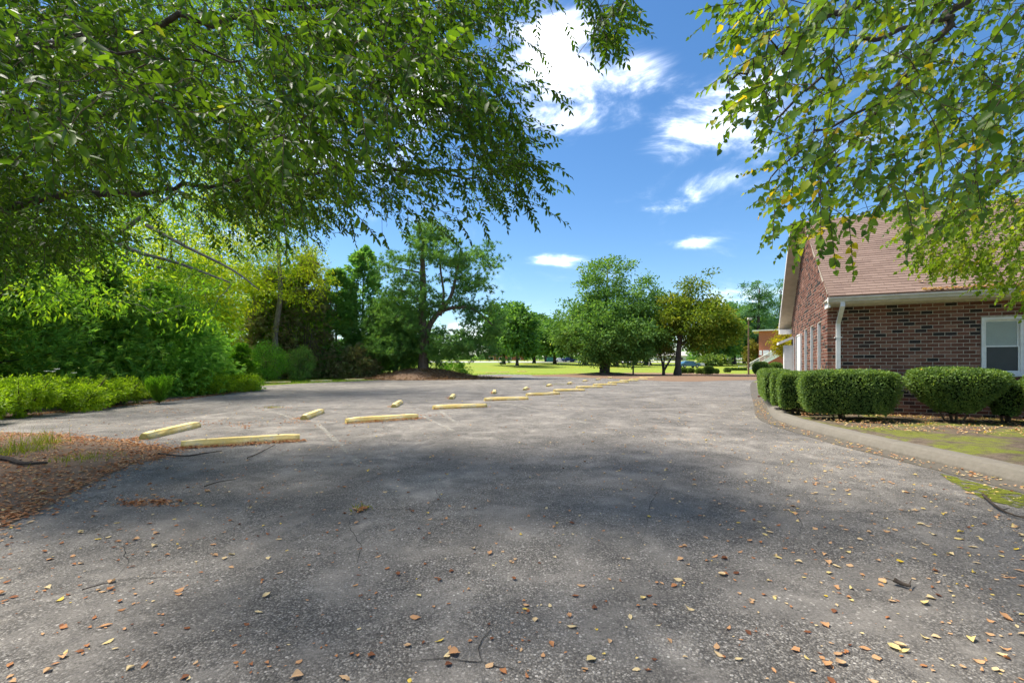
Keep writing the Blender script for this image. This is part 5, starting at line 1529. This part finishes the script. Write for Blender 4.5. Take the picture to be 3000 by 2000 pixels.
# ------------------------------------------------------------------ overhanging foreground trees
CAMP = np.array([0, 0, H])
def uv_of(p):
    y = np.maximum(p[:, 1], .01)
    return U0 + F * p[:, 0] / y, V0 - F * (p[:, 2] - H) / y
def overhang(name, base, label, limbs, anchors, adirs, leafspec, mat, bark_m, twig_len, gapl, shape, aspect, droop, n_single=300, thick=1.0, mat2=None):
    """limbs grow out to anchors; every anchor carries a leafy twig"""
    root = empty(name, base, 0, label, 'tree')
    B = Vector(base); Bn = np.array(base)
    mb = MB(); nodes, rads = [], []
    for path in limbs:
        sp = lerp_path([p for p, r_ in path], 6); rr = [r_ for p, r_ in path]; m_ = len(sp)
        rs = [float(np.interp(i / (m_ - 1) * (len(rr) - 1), range(len(rr)), rr)) for i in range(m_)]
        for q_ in range(2, m_ - 1):
            sp[q_] = sp[q_] + Vector((random.gauss(0, .03), random.gauss(0, .03), random.gauss(0, .035))) * min(1.0, q_ / 8)
        mb.tube([p - B for p in sp], rs, 9, True, wob=.10); nodes += sp; rads += rs
    mb.build('trunk', bark_m, root, smooth=True)
    m2 = MB(); grow(nodes, rads, anchors, m2, .55 * thick, sides=4, amp=.07, sag=.05, tipr=.0025, maxr=.035)
    # twigs
    na = len(anchors)
    TL = twig_len * rng.uniform(.6, 1.25, na)
    td = unit(adirs * .7 + .75 * rand_unit(na) + np.array([0, 0, -droop]) * rng.uniform(.4, 1.3, na)[:, None])
    Cs, Ds, Ns, Ls, Rs = [], [], [], [], []
    for i in range(na):
        a = anchors[i]; d0 = td[i]; d1 = unit(d0 + np.array([0, 0, -droop * .8]))
        n = max(5, int(TL[i] / gapl))
        s = np.linspace(.05, 1, n)
        path = a + d0 * (s * TL[i])[:, None] * (1 - .45 * s)[:, None] + d1 * (s * TL[i])[:, None] * (.45 * s)[:, None]
        m2.tube([Vector(a), Vector(path[n // 2]), Vector(path[-1])], [.0035, .0026, .0014], 3, False)
        sd_ = unit(np.cross(d0, rand_unit(1)[0] * .5 + np.array([0, 0, 1.0])))
        sg = np.where(np.arange(n) % 2 == 0, 1, -1)[:, None]
        D_ = unit(d1 * .55 + sd_ * sg * .75 + np.array([0, 0, -.35 * droop - .05]) + .28 * rng.normal(size=(n, 3)))
        D_[-1] = unit(d1 + .1 * rng.normal(size=3))
        N_ = unit(np.cross(sd_, d0) * np.sign(np.cross(sd_, d0)[2] + 1e-6) + .55 * rng.normal(size=(n, 3)))
        L_ = leafspec[i] * rng.uniform(.65, 1.2, n) * np.where(s > .85, .8, 1)
        Cs.append(path); Ds.append(D_); Ns.append(N_); Ls.append(L_)
        cv = rng.random()
        Rs.append(np.clip(.40 * cv + .6 * rng.random(n), 0, 1))
    m2b = MB(); m2b.v = [tuple(Vector(p) - B) for p in m2.v]; m2b.f = m2.f; m2b.r = m2.r
    m2b.build('branches', M['twig'], root)
    C_, D_, N_, L_, R_ = (np.concatenate(x) for x in (Cs, Ds, Ns, Ls, Rs))
    W_ = L_ * aspect * rng.uniform(.85, 1.2, len(L_))
    u, v = uv_of(C_)
    vis = (C_[:, 1] > .6) & (u > -20) & (u < 3020) & (v > -20) & (v < 2000)
    score = np.where(vis, L_ / np.maximum(C_[:, 1], .3), 0)
    order = np.argsort(-score)
    single = order[:n_single]; restm = np.ones(len(L_), bool); restm[single] = False
    leaf_object('leaves', C_[restm] - Bn, D_[restm], N_[restm], L_[restm], W_[restm], R_[restm], mat, root, shape)['kind'] = 'stuff'
    # single leaves with a midrib fold, shared meshes
    protos = []
    t1, w1, t2, w2 = SHAPES[shape]
    st_ = [(0, .04), (.12, .55 * w1), (t1, w1), ((t1 + t2) / 2, (w1 + w2) / 2 * 1.03), (t2, w2), (.86, w2 * .5), (1, .0)]
    for q in range(8):
        m_ = MB(); vs, fs = [], []
        fold, curl = random.uniform(.10, .28), random.uniform(.02, .22)
        for s, w in st_:
            zc = -curl * s * s
            vs += [(s, w * .5 * aspect, zc + fold * w * .5 * aspect * 1.2), (s, 0, zc), (s, -w * .5 * aspect, zc + fold * w * .5 * aspect * 1.2)]
        for i in range(len(st_) - 1):
            fs += [(i * 3, i * 3 + 1, i * 3 + 4, i * 3 + 3), (i * 3 + 1, i * 3 + 2, i * 3 + 5, i * 3 + 4)]
        m_.add(vs, fs, (q + .5) / 8); protos.append(m_.mesh('leaf', mat, True))
    for i in single:
        if score[i] <= 0: continue
        o = link('leaf', protos[int(min(7, R_[i] * 8))], root)
        x = Vector(D_[i]); s = x.cross(Vector(N_[i])).normalized(); z = s.cross(x)
        y = z.cross(x)
        mt = Matrix((x, y, z)).transposed().to_4x4()
        o.matrix_local = Matrix.Translation(Vector(C_[i] - Bn)) @ mt @ Matrix.Scale(L_[i], 4)
    return root, len(L_)
def sample_uv(poly, n, ylo, yhi, power=1.0, bounds=None):
    us = [p[0] for p in poly]; vs = [p[1] for p in poly]
    out = []
    while sum(len(o) for o in out) < n:
        u = rng.uniform(min(us), max(us), n); v = rng.uniform(min(vs), max(vs), n)
        k = in_poly(u, v, poly)
        u, v = u[k], v[k]
        y = ylo + (yhi - ylo) * rng.random(len(u)) ** power
        out.append(np.stack([(u - U0) / F * y, y, H - (v - V0) / F * y], 1))
    return np.concatenate(out)[:n]

# --- left: drooping elm, trunk just outside the frame
polyL = [(-350, -60), (-350, 720), (60, 740), (150, 760), (230, 690), (330, 560), (470, 550), (580, 650), (720, 680), (860, 630), (950, 660), (1070, 620), (1180, 660), (1330, 670), (1430, 630), (1490, 630),
         (1510, 560), (1530, 500), (1490, 430), (1530, 370), (1480, 310), (1430, 250), (1420, 170), (1380, 100), (1390, 40), (1470, -60)]
rng = np.random.default_rng(21); random.seed(21)
polyL2 = [(1690, -80), (1700, 90), (1760, 130), (1830, 70), (1850, -80)]
polyTop = [(-350, -60), (2100, -60), (2300, -700), (2300, -1500), (-350, -1500)]  # unseen canopy above the frame, added to shade the foreground
polyLn = [(-100, -60), (-100, 560), (300, 420), (700, 480), (1000, 420), (1200, 300), (1180, -60)]
def clustered(poly, n_c, n_a, ylo, yhi, rad, power=1.0):
    C_ = sample_uv(poly, n_c, ylo, yhi, power)
    k = rng.integers(0, n_c, n_a)
    sc_ = rad * rng.uniform(.6, 1.4, n_c)[k, None]
    return C_[k] + rng.normal(size=(n_a, 3)) * sc_ * np.array([1, 1, .8])
A = [clustered(polyL, 180, 6200, 4.4, 9.0, .28, .8), sample_uv(polyL, 1500, 4.6, 10.0), clustered(polyLn, 34, 420, 2.6, 4.2, .18), sample_uv(polyL2, 60, 4.0, 5.0), sample_uv([(1150, -60), (1160, 40), (1330, 90), (1560, 20), (1600, -60)], 110, 4.0, 6.0),
     sample_uv(polyTop, 650, 3.5, 8.5)]
A[2] = A[2][A[2][:, 1] > 2.0]
xs = rng.uniform(-9, 3, 260)
A.append(np.stack([xs, rng.uniform(-3.5, 3.5, 260), rng.uniform(5.2, 9.0, 260)], 1))  # unseen sprays over and behind the camera, added for shade
A = np.concatenate(A)
tb = np.array([-8.4, 5.6, 3.0])
Ad = unit(A - tb)
ls = np.where(A[:, 1] < 1.0, .13, np.where(A[:, 1] < 6.0, .080, .074)) * np.ones(len(A))
T0 = Vector((-8.6, 5.4, -.05))
limbsL = [[(T0, .34), (Vector((-8.5, 5.5, 1.6)), .27), (Vector((-8.3, 5.6, 3.0)), .24), (Vector((-7.6, 5.4, 5.0)), .18), (Vector((-6.2, 5.0, 7.2)), .10), (Vector((-4.5, 4.5, 9.0)), .04)],
          [(Vector((-8.3, 5.6, 2.9)), .16), (P(-120, 650, 6.4), .09), (P(60, 600, 6.4), .060), (P(260, 567, 6.4), .045), (P(470, 553, 6.6), .032), (P(760, 520, 7), .022), (P(1100, 500, 7.2), .022), (P(1400, 520, 7.4), .012)],
          [(Vector((-8.1, 5.5, 4.0)), .15), (P(-150, 230, 5.6), .06), (P(250, 110, 5.4), .036), (P(700, 40, 5.4), .026), (P(1200, -20, 5.6), .02), (P(1700, -90, 5.6), .018)],
          [(Vector((-8.0, 5.5, 4.4)), .13), (P(120, 330, 7.4), .05), (P(600, 330, 7.8), .036), (P(1010, 355, 8), .026), (P(1220, 320, 8), .022), (P(1400, 290, 8.2), .012)],
          [(P(600, 330, 7.8), .03), (P(900, 420, 8), .022), (P(1230, 500, 8.2), .02), (P(1480, 470, 8.4), .010)],
          [(Vector((-8.0, 5.4, 4.8)), .12), (Vector((-5.5, 3.4, 5.6)), .09), (Vector((-3.0, 1.6, 6.2)), .06), (Vector((0, .4, 6.6)), .04), (Vector((3, 0, 6.9)), .02)],  # unseen limb reaching over the camera, put in for shade
          [(Vector((-7.8, 5.4, 5.0)), .12), (Vector((-4.5, 5.4, 6.8)), .08), (Vector((-1.0, 5.6, 7.6)), .05), (Vector((2.5, 5.4, 7.8)), .02)],
          [(P(-150, 230, 5.6), .03), (P(100, 120, 3.8), .014), (P(400, 160, 3.4), .009), (P(700, 180, 3.4), .006)]]
rt, nl = overhang('overhanging_elm', tuple(T0), 'tree with drooping narrow green leaves overhanging from the left foreground', limbsL, A, Ad, ls, M['elm'], M['bark_dark'], .34, .024, 'lance', .42, .6)
print('elm leaves', nl)
# --- right: birch with heart-shaped leaves, some yellow
rng = np.random.default_rng(22); random.seed(22)
polyR = [(2130, -60), (2110, 110), (2110, 230), (2160, 300), (2210, 420), (2220, 540), (2270, 610), (2330, 640), (2360, 700), (2420, 720), (2520, 640), (2620, 600), (2700, 620), (2760, 560), (2820, 640), (3060, 640), (3060, -60)]
polyRn = [(2200, -40), (2180, 200), (2300, 430), (2400, 640), (2700, 560), (3050, 500), (3050, -40)]
polyR2 = [(2640, 560), (2700, 760), (2800, 780), (2870, 760), (2960, 850), (3080, 900), (3300, 900), (3300, 540)]
polyRT = [(2250, -60), (3600, -60), (3600, -1100), (2500, -1100)]
A1 = np.concatenate([sample_uv(polyR, 450, 3.0, 5.6), sample_uv(polyRn, 110, 2.4, 3.2), sample_uv(polyRT, 300, 2.6, 6.0), sample_uv([(3050, -60), (3050, 640), (3900, 700), (3900, -60)], 160, 3, 6)])
A2 = sample_uv(polyR2, 560, 6.2, 8.3)
A = np.concatenate([A1, A2])
tb = np.array([6.9, 3.6, 4.4])
Ad = unit(A - tb) * .8 + np.array([-.3, 0, -.1])
T1 = Vector((7.6, 4.2, .12))
limbsR = [[(T1, .26), (Vector((7.5, 4.2, 2.2)), .2), (Vector((7.2, 4.1, 4.4)), .15), (Vector((6.8, 4.0, 7.0)), .08), (Vector((6.6, 4, 9)), .03)],
          [(Vector((7.3, 4.1, 3.9)), .11), (P(3080, -200, 4.6), .07), (P(2790, 50, 4.6), .034), (P(2700, 180, 4.5), .028), (P(2590, 300, 4.5), .02), (P(2480, 450, 4.6), .013), (P(2400, 580, 4.6), .007)],
          [(P(3080, -200, 4.6), .05), (P(2700, -90, 4.2), .035), (P(2450, 40, 4.0), .024), (P(2270, 150, 4.0), .014), (P(2130, 220, 4.0), .007)],
          [(P(2790, 50, 4.6), .024), (P(2560, 120, 4.2), .018), (P(2370, 260, 4.2), .012), (P(2200, 420, 4.2), .006)],
          [(Vector((7.4, 4.2, 3.2)), .09), (P(3350, 400, 5.2), .05), (P(3000, 480, 6.2), .03), (P(2800, 640, 7.2), .016), (P(2700, 720, 7.6), .008)],
          [(Vector((7.2, 4.1, 4.6)), .10), (Vector((5.6, 3.4, 5.8)), .06), (Vector((4.0, 3.0, 6.6)), .03), (Vector((2.6, 2.8, 6.8)), .012)],
          [(P(2590, 300, 4.5), .014), (P(2400, 380, 4.3), .01), (P(2250, 540, 4.3), .005)]]
ls = np.concatenate([np.full(len(A1), .062), np.full(len(A2), .070)])
rt, nl = overhang('overhanging_birch', tuple(T1), 'birch with heart-shaped green and yellow leaves overhanging from the upper right', limbsR, A1, Ad[:len(A1)], ls[:len(A1)], M['birch'], M['bark_dark'], .34, .028, 'heart', .78, .55)
print('birch leaves', nl)
# the paler low bough of the same tree
rt2, nl = overhang('pale_birch_bough', tuple(T1), 'x', [limbsR[4]], A2, Ad[len(A1):], ls[len(A1):], M['birch_lime'], M['bark_dark'], .40, .028, 'heart', .7, .5, n_single=0)
for ch in list(rt2.children):
    ch.parent = rt
    if ch.name.startswith('trunk'): ch.name = 'low_bough'
    elif ch.name.startswith('branches'): ch.name = 'low_branches'
    else: ch.name = 'pale_leaves'; ch['label'] = 'paler lime-green leaves of the low bough'
bpy.data.objects.remove(rt2)

# ------------------------------------------------------------------ fallen leaves
rng = np.random.default_rng(23); random.seed(23)
def litter_proto(seed, cls):
    """a dry leaf: uneven outline, curled and twisted"""
    random.seed(seed)
    asp = random.uniform(.42, .85); curl = random.uniform(-.45, .8); tw = random.uniform(-.7, .7); fold = random.uniform(-.4, .8); bend = random.uniform(-.25, .25)
    st_ = [(-.12, .05), (0, .12), (.14, .62), (.32, .95), (.5, 1.0), (.68, .80), (.85, .45), (1, .02)]
    vs, fs = [], []
    for s, w in st_:
        x = s - .5
        for sgn in (1, 0, -1):
            ww = w * random.uniform(.78, 1.15) if sgn else w
            yy_ = sgn * ww * .5 * asp
            z = curl * x * x + fold * abs(yy_) + tw * x * yy_ + random.uniform(-.02, .02)
            vs.append((x + (random.uniform(-.03, .03) if sgn else 0), yy_ + bend * x * x, z))
    zmin = min(p[2] for p in vs)
    vs = [(x, y, z - zmin) for x, y, z in vs]
    for i in range(len(st_) - 1):
        fs += [(i * 3, i * 3 + 1, i * 3 + 4, i * 3 + 3), (i * 3 + 1, i * 3 + 2, i * 3 + 5, i * 3 + 4)]
    return vs, fs
PROT = [litter_proto(100 + k, 0) for k in range(16)]
random.seed(11)
def scatter_mass(name, pts, sizes, rnd, parent=None, zoff=None, tilt=.12):
    """many fallen leaves joined in one mesh"""
    n = len(pts)
    Vall, Fall, Rall = [], [], []
    base = 0
    pick = rng.integers(0, len(PROT), n)
    for q in range(len(PROT)):
        idx = np.where(pick == q)[0]
        if not len(idx): continue
        V0_ = np.array(PROT[q][0]); F0 = np.array(PROT[q][1])
        k = len(idx)
        a = rng.uniform(0, 2 * math.pi, k)
        x = V0_[:, 0][None] * sizes[idx, None]; y = V0_[:, 1][None] * sizes[idx, None]; z = V0_[:, 2][None] * sizes[idx, None]
        X = x * np.cos(a)[:, None] - y * np.sin(a)[:, None]; Y = x * np.sin(a)[:, None] + y * np.cos(a)[:, None]
        tx, ty = rng.normal(0, tilt, (k, 1)), rng.normal(0, tilt, (k, 1))
        Z = z + np.abs(X * tx + Y * ty)
        V = np.stack([X + pts[idx, 0:1], Y + pts[idx, 1:2], Z + pts[idx, 2:3]], 2).reshape(-1, 3)
        f = (F0[None] + (np.arange(k) * len(V0_))[:, None, None] + base).reshape(-1, 4)
        Vall.append(V); Fall.append(f); Rall.append(np.repeat(rnd[idx], len(V0_))); base += len(V)
    me = np_mesh(name, np.concatenate(Vall), np.concatenate(Fall), np.concatenate(Rall), M['litter'])
    me.polygons.foreach_set('use_smooth', np.ones(len(me.polygons), bool))
    return link(name, me, parent)
def lot_points(n, ymin, ymax, power):
    y = ymin + (ymax - ymin) * rng.random(n) ** power
    x = rng.uniform(-1.15, 1.15, n) * y
    return x, y
x, y = lot_points(21000, 1.7, 26, 1.35)
ke = np.interp(y, [p[1] for p in KERB], [p[0] for p in KERB])
dens = np.clip(.32 + .55 * (x > 1.0) * np.clip((x - .5) / 3, 0, 1) + .35 * (x < -2) , 0, 1) * np.where(y > 12, .7, 1)
keep = (x < ke + .25) & (x > -13.2) & (rng.random(len(x)) < dens * .62)
x, y = x[keep], y[keep]
right = np.clip((x + .5) / 3.5, 0, 1)
rv = np.clip(np.where(rng.random(len(x)) < .25 + .6 * right, rng.uniform(.55, .97, len(x)), rng.uniform(.0, .6, len(x))), 0, 1)
rv = np.where(rng.random(len(x)) < .035, 1.0, rv)
sz = np.where(rv > .5, rng.uniform(.026, .058, len(x)), rng.uniform(.018, .046, len(x)))
sz = np.where(rng.random(len(x)) < .55, sz * rng.uniform(.25, .6, len(x)), sz)
u, v = uv_of(np.stack([x, y, np.zeros(len(x))], 1))
score = np.where((u > 0) & (u < 3000) & (v < 2000), sz / y, 0)
order = np.argsort(-score)
cls_names = [('dark reddish-brown curled fallen leaf', .0, .22), ('orange-brown fallen leaf', .22, .5), ('light tan fallen leaf', .5, .78),
             ('pale straw-yellow fallen leaf', .78, .965), ('bright yellow fallen leaf', .965, 1.01)]
def leaf_place(uu, vv):
    row = 'along the bottom edge' if vv > 1860 else ('in the near foreground' if vv > 1680 else ('in the middle foreground' if vv > 1520 else 'farther back'))
    colm = 'far left' if uu < 500 else ('left of centre' if uu < 1200 else ('centre' if uu < 1800 else ('right of centre' if uu < 2400 else 'far right')))
    return 'lying on the asphalt %s, %s' % (row, colm)
pm = {}
for i in order[:300]:
    c = next(k for k, q in enumerate(cls_names) if q[1] <= rv[i] < q[2])
    q = random.randrange(len(PROT)); rr = min(1, max(0, (cls_names[c][1] + min(1, cls_names[c][2])) / 2 + random.choice((-.06, 0, .06))))
    key = (c, q, round(rr, 2))
    if key not in pm:
        m_ = MB(); m_.add(PROT[q][0], PROT[q][1], rr); pm[key] = m_.mesh('fallen_leaf', M['litter'], True)
    o = link('fallen_leaf', pm[key])
    o.location = (x[i], y[i], .004)
    o.rotation_euler = (random.gauss(0, .12), random.gauss(0, .12), random.uniform(0, 6.28))
    o.scale = (sz[i],) * 3
    tag(o, cls_names[c][0] + ' ' + leaf_place(u[i], v[i]), 'leaf', 'fallen leaves on the foreground asphalt')
r_ = order[300:]
o = scatter_mass('scattered_leaves', np.stack([x[r_], y[r_], np.full(len(r_), .004)], 1), sz[r_], rv[r_])
tag(o, 'small fallen leaves scattered over the rest of the car park', 'leaves', kind='stuff')
# litter on the island, denser towards its edge
def poly_points(poly, n):
    xs_ = [p[0] for p in poly]; ys_ = [p[1] for p in poly]
    out = []
    while sum(len(o) for o in out) < n:
        px, py = rng.uniform(min(xs_), max(xs_), n * 3), rng.uniform(min(ys_), max(ys_), n * 3)
        k = in_poly(px, py, poly); out.append(np.stack([px[k], py[k]], 1))
    return np.concatenate(out)[:n]
ip = [(p.x, p.y) for p in ISL]
pts = poly_points(ip, 7500)
nz = np.sin(pts[:, 0] * 2.3) * np.sin(pts[:, 1] * 2.9 + 1) + .6 * np.sin(pts[:, 0] * 5.1 + pts[:, 1] * 4.2)
pts = pts[(nz + rng.normal(0, .5, len(pts))) > -.35]
edge = []
for i in range(1, 12):                              # ridge of leaves along the asphalt side of the island
    a, b = ISL[i], ISL[i + 1] if i + 1 < len(ISL) else ISL[0]
    L = (b - a).length
    for k in range(int(L * 170)):
        q = a.lerp(b, random.random()); edge.append((q.x + random.gauss(-.12, .16), q.y + random.gauss(0, .16)))
pts = np.concatenate([pts, np.array(edge)])
n = len(pts)
o = scatter_mass('leaf_litter', np.stack([pts[:, 0], pts[:, 1], .007 + .008 * rng.random(n)], 1), rng.uniform(.028, .058, n), np.clip(rng.normal(.46, .17, n), 0, .92), tilt=.12)
tag(o, 'drift of orange-brown leaf litter on the soil island at left', 'leaf litter', kind='stuff')
# leaves against the wheel stops, verge litter, bed litter, gutter litter
P3, S3 = [], []
for k, (c, d, w) in enumerate(STOPS[:24]):
    near = k in (0, 1, 12, 13)
    n_ = {0: 420, 12: 460, 1: 200, 13: 120}.get(k, 60)
    nrm = Vector((d.y, -d.x, 0))
    if nrm.y > 0: nrm = -nrm
    for j in range(n_):
        s = random.uniform(-1.0, 1.0); off = abs(random.gauss(0, .10 if near else .07)) + w / 2
        p = c + d * s + nrm * off
        P3.append((p.x, p.y, .005 + .02 * random.random())); S3.append(random.uniform(.025, .055))
for j in range(1700):
    t_ = random.random(); yv = 8 + 18 * t_
    xv = float(np.interp(yv, [7.9, 12.3, 17.3, 22, 26], [-14, -13.15, -13.05, -13.5, -14.4])) + abs(random.gauss(0, .22)) - .12
    P3.append((xv, yv, .01)); S3.append(random.uniform(.03, .07))
for cu, cv_, n_, su, sv in ((430, 1475, 130, 55, 6), (520, 1205, 60, 60, 5), (620, 1240, 90, 70, 4), (800, 1195, 60, 30, 2), (870, 1238, 50, 30, 3), (1230, 1217, 60, 40, 2), (720, 1250, 40, 20, 3), (1055, 1495, 22, 12, 4)):
    for j in range(n_):
        p = G(random.gauss(cu, su), max(1100, random.gauss(cv_, sv))); P3.append((p.x, p.y, .005 + .012 * random.random())); S3.append(random.uniform(.025, .05))
n = len(P3)
o = scatter_mass('drifted_leaves', np.array(P3), np.array(S3), np.clip(rng.normal(.42, .18, n), 0, .9), tilt=.3)
tag(o, 'brown leaves drifted against the wheel stops and the wooded verge', 'leaves', kind='stuff')
P3, S3 = [], []
for j in range(1500):
    a, b = random.uniform(-1.2, 5.5), -random.random() ** .8 * 3.4
    if b > -.7 and random.random() < .2: continue
    p = BL(a, b); k = float(np.interp(p.y, [q[1] for q in KERB], [q[0] for q in KERB]))
    if p.x < k + .75: continue
    P3.append((p.x, p.y, .20)); S3.append(random.uniform(.03, .06))
for j in range(500):
    yv = 3 + 16 * random.random() ** 1.3; k = float(np.interp(yv, [q[1] for q in KERB], [q[0] for q in KERB]))
    q = random.uniform(0, .36); P3.append((k + q, yv, .014)); S3.append(random.uniform(.025, .055))
for j in range(700):                               # under the hedges, against the wall
    p = BL(random.uniform(.8, 5), random.uniform(-.8, -.1)); P3.append((p.x, p.y, .21)); S3.append(random.uniform(.03, .06))
for j in range(90):                                # on top of the hedges
    c = random.choice((h1, h2, h3)); p = c + Vector((random.uniform(-.7, .7), random.uniform(-.4, .4), 0)); P3.append((p.x, p.y, 1.27)); S3.append(random.uniform(.03, .055))
n = len(P3)
o = scatter_mass('bed_leaves', np.array(P3), np.array(S3), np.clip(rng.normal(.68, .2, n), 0, 1), tilt=.25)
tag(o, 'tan and yellow leaves strewn over the planting bed, gutter and hedge tops', 'leaves', kind='stuff')
# leaves lodged along the gutter of the roof
P3 = []
for j in range(260):
    a = random.uniform(1.7, 3.6); b = -EAVE_OUT + random.uniform(-.08, .06) + (abs(random.gauss(0, .25)) if random.random() < .12 else 0)
    p = BL(a, b, roof_z(max(b, -EAVE_OUT)) + .03); P3.append(tuple(p))
o = scatter_mass('gutter_leaves', np.array(P3), rng.uniform(.04, .08, len(P3)), np.clip(rng.normal(.75, .2, len(P3)), 0, 1), tilt=.3)
tag(o, 'yellow leaves lodged in the roof gutter above the window', 'leaves', kind='stuff')
# pine straw on the mound
n = 9000
a = rng.uniform(0, 2 * math.pi, n); q = np.sqrt(rng.random(n)) * 6.2
xx, yy = -9 + q * np.cos(a) * 1.3, 48.5 + q * np.sin(a)
zz_ = 1.0 * (np.cos(np.clip(q / 5.6, 0, 1) * math.pi) * .5 + .5) + .01
o = leaf_object('pine_straw', np.stack([xx, yy, zz_], 1), unit(rng.normal(size=(n, 3)) * np.array([1, 1, .35])), rand_unit(n), rng.uniform(.2, .45, n), rng.uniform(.03, .06, n), rng.random(n), M['straw'], None)
tag(o, 'loose brown pine straw covering the mound under the pine', 'pine straw', kind='stuff')
# grass blades along the near edge of the lawn and the dry weeds
n = 30000
yy = 34 + 40 * rng.random(n) ** 1.4; xx = rng.uniform(-24, 14, n)
lp_ = [(x_, y_) for x_, y_ in lot]
k = ~in_poly(xx, yy, lp_) & (np.hypot((xx + 9) / 1.25, yy - 48.5) > 5) & ~((xx > 1) & (yy < 64))
xx, yy = xx[k], yy[k]; n = len(xx)
o = leaf_object('grass_blades', np.stack([xx, yy, np.array([zg(q) for q in yy])], 1), unit(rng.normal(size=(n, 3)) * .5 + np.array([0, 0, 1])), rand_unit(n), rng.uniform(.06, .14, n), rng.uniform(.02, .04, n), rng.random(n), M['weed'] if False else M['azalea'], None, 'needle')
tag(o, 'short grass blades at the near edge of the lawn', 'grass', kind='stuff')
def weed(u, v, h, r_, n, lb, y=None):
    p = G(u, v)
    root = empty('weed_tuft', (p.x, p.y, .005), 0, lb, 'weed', 'weeds in the car park')
    pos = rng.normal(size=(n, 3)) * np.array([r_, r_, 0]); 
    D_ = unit(rng.normal(size=(n, 3)) * .45 + np.array([0, 0, 1]))
    L_ = h * rng.uniform(.4, 1.1, n)
    leaf_object('blades', pos, D_, rand_unit(n), L_, np.full(n, .010), rng.random(n), M['weed'], root, 'needle')['kind'] = 'stuff'
weed(60, 1322, .22, .22, 240, 'sparse green weeds on the soil island by the left edge'); weed(120, 1300, .35, .12, 120, 'thin pale seeding weed tuft at the back of the soil island'); weed(240, 1345, .12, .2, 160, 'low weeds among the leaf litter')
weed(1292, 1196, .18, .05, 40, 'tiny green weed sprouting behind the third front wheel stop'); weed(800, 1194, .08, .15, 90, 'low yellow-green weed patch in a crack left of the second stop')
weed(18, 1335, .5, .06, 26, 'dry straw-coloured stalks at the left edge')
weed(1630, 1126, .12, .5, 120, 'green weed patch between the far wheel stops'); weed(1058, 1490, .05, .05, 40, 'small dried weed growing from the crack in the middle foreground')
# fallen sticks
def stick(pts, r_, lb, z=.02):
    p0 = G(*pts[0])
    o = empty('fallen_stick', (p0.x, p0.y, 0), 0, lb, 'stick')
    mb = MB(); q = [G(*p) - p0 + Vector((0, 0, z + random.uniform(0, .015))) for p in pts]
    sp = lerp_path(q, 4); mb.tube(sp, [r_ * (1 - .6 * i / len(sp)) for i in range(len(sp))], 6, wob=.15)
    mb.build('stem', M['dead'], o)
    if r_ < .012: return
    m_ = MB()
    for k in range(2):
        i = random.randrange(2, len(sp) - 1); d_ = Vector((random.uniform(-.12, .12), random.uniform(-.1, .1), .015))
        m_.tube([sp[i], sp[i] + d_], [r_ * .4, r_ * .15], 4, False)
    m_.build('side_twigs', M['dead'], o)
stick([(-60, 1340), (20, 1352), (70, 1366), (138, 1365)], .038, 'thick dark dead branch on the soil island at the left edge', .04)
stick([(465, 1333), (540, 1339), (600, 1333), (650, 1325)], .014, 'long thin dark stick in front of the nearest wheel stop')
stick([(725, 1345), (760, 1330), (805, 1308)], .010, 'thin grey twig right of the nearest wheel stop')
stick([(600, 1430), (640, 1416), (690, 1412)], .007, 'short twig on the asphalt left of the middle')
stick([(2880, 1458), (2915, 1490), (2960, 1512), (3040, 1535)], .014, 'bent twig in the mossy gutter at the right edge')
stick([(2618, 1712), (2640, 1718), (2668, 1728)], .016, 'short dark stick on the asphalt at right')
stick([(240, 1738), (300, 1722), (330, 1716)], .004, 'tiny twig among leaves in the left foreground')
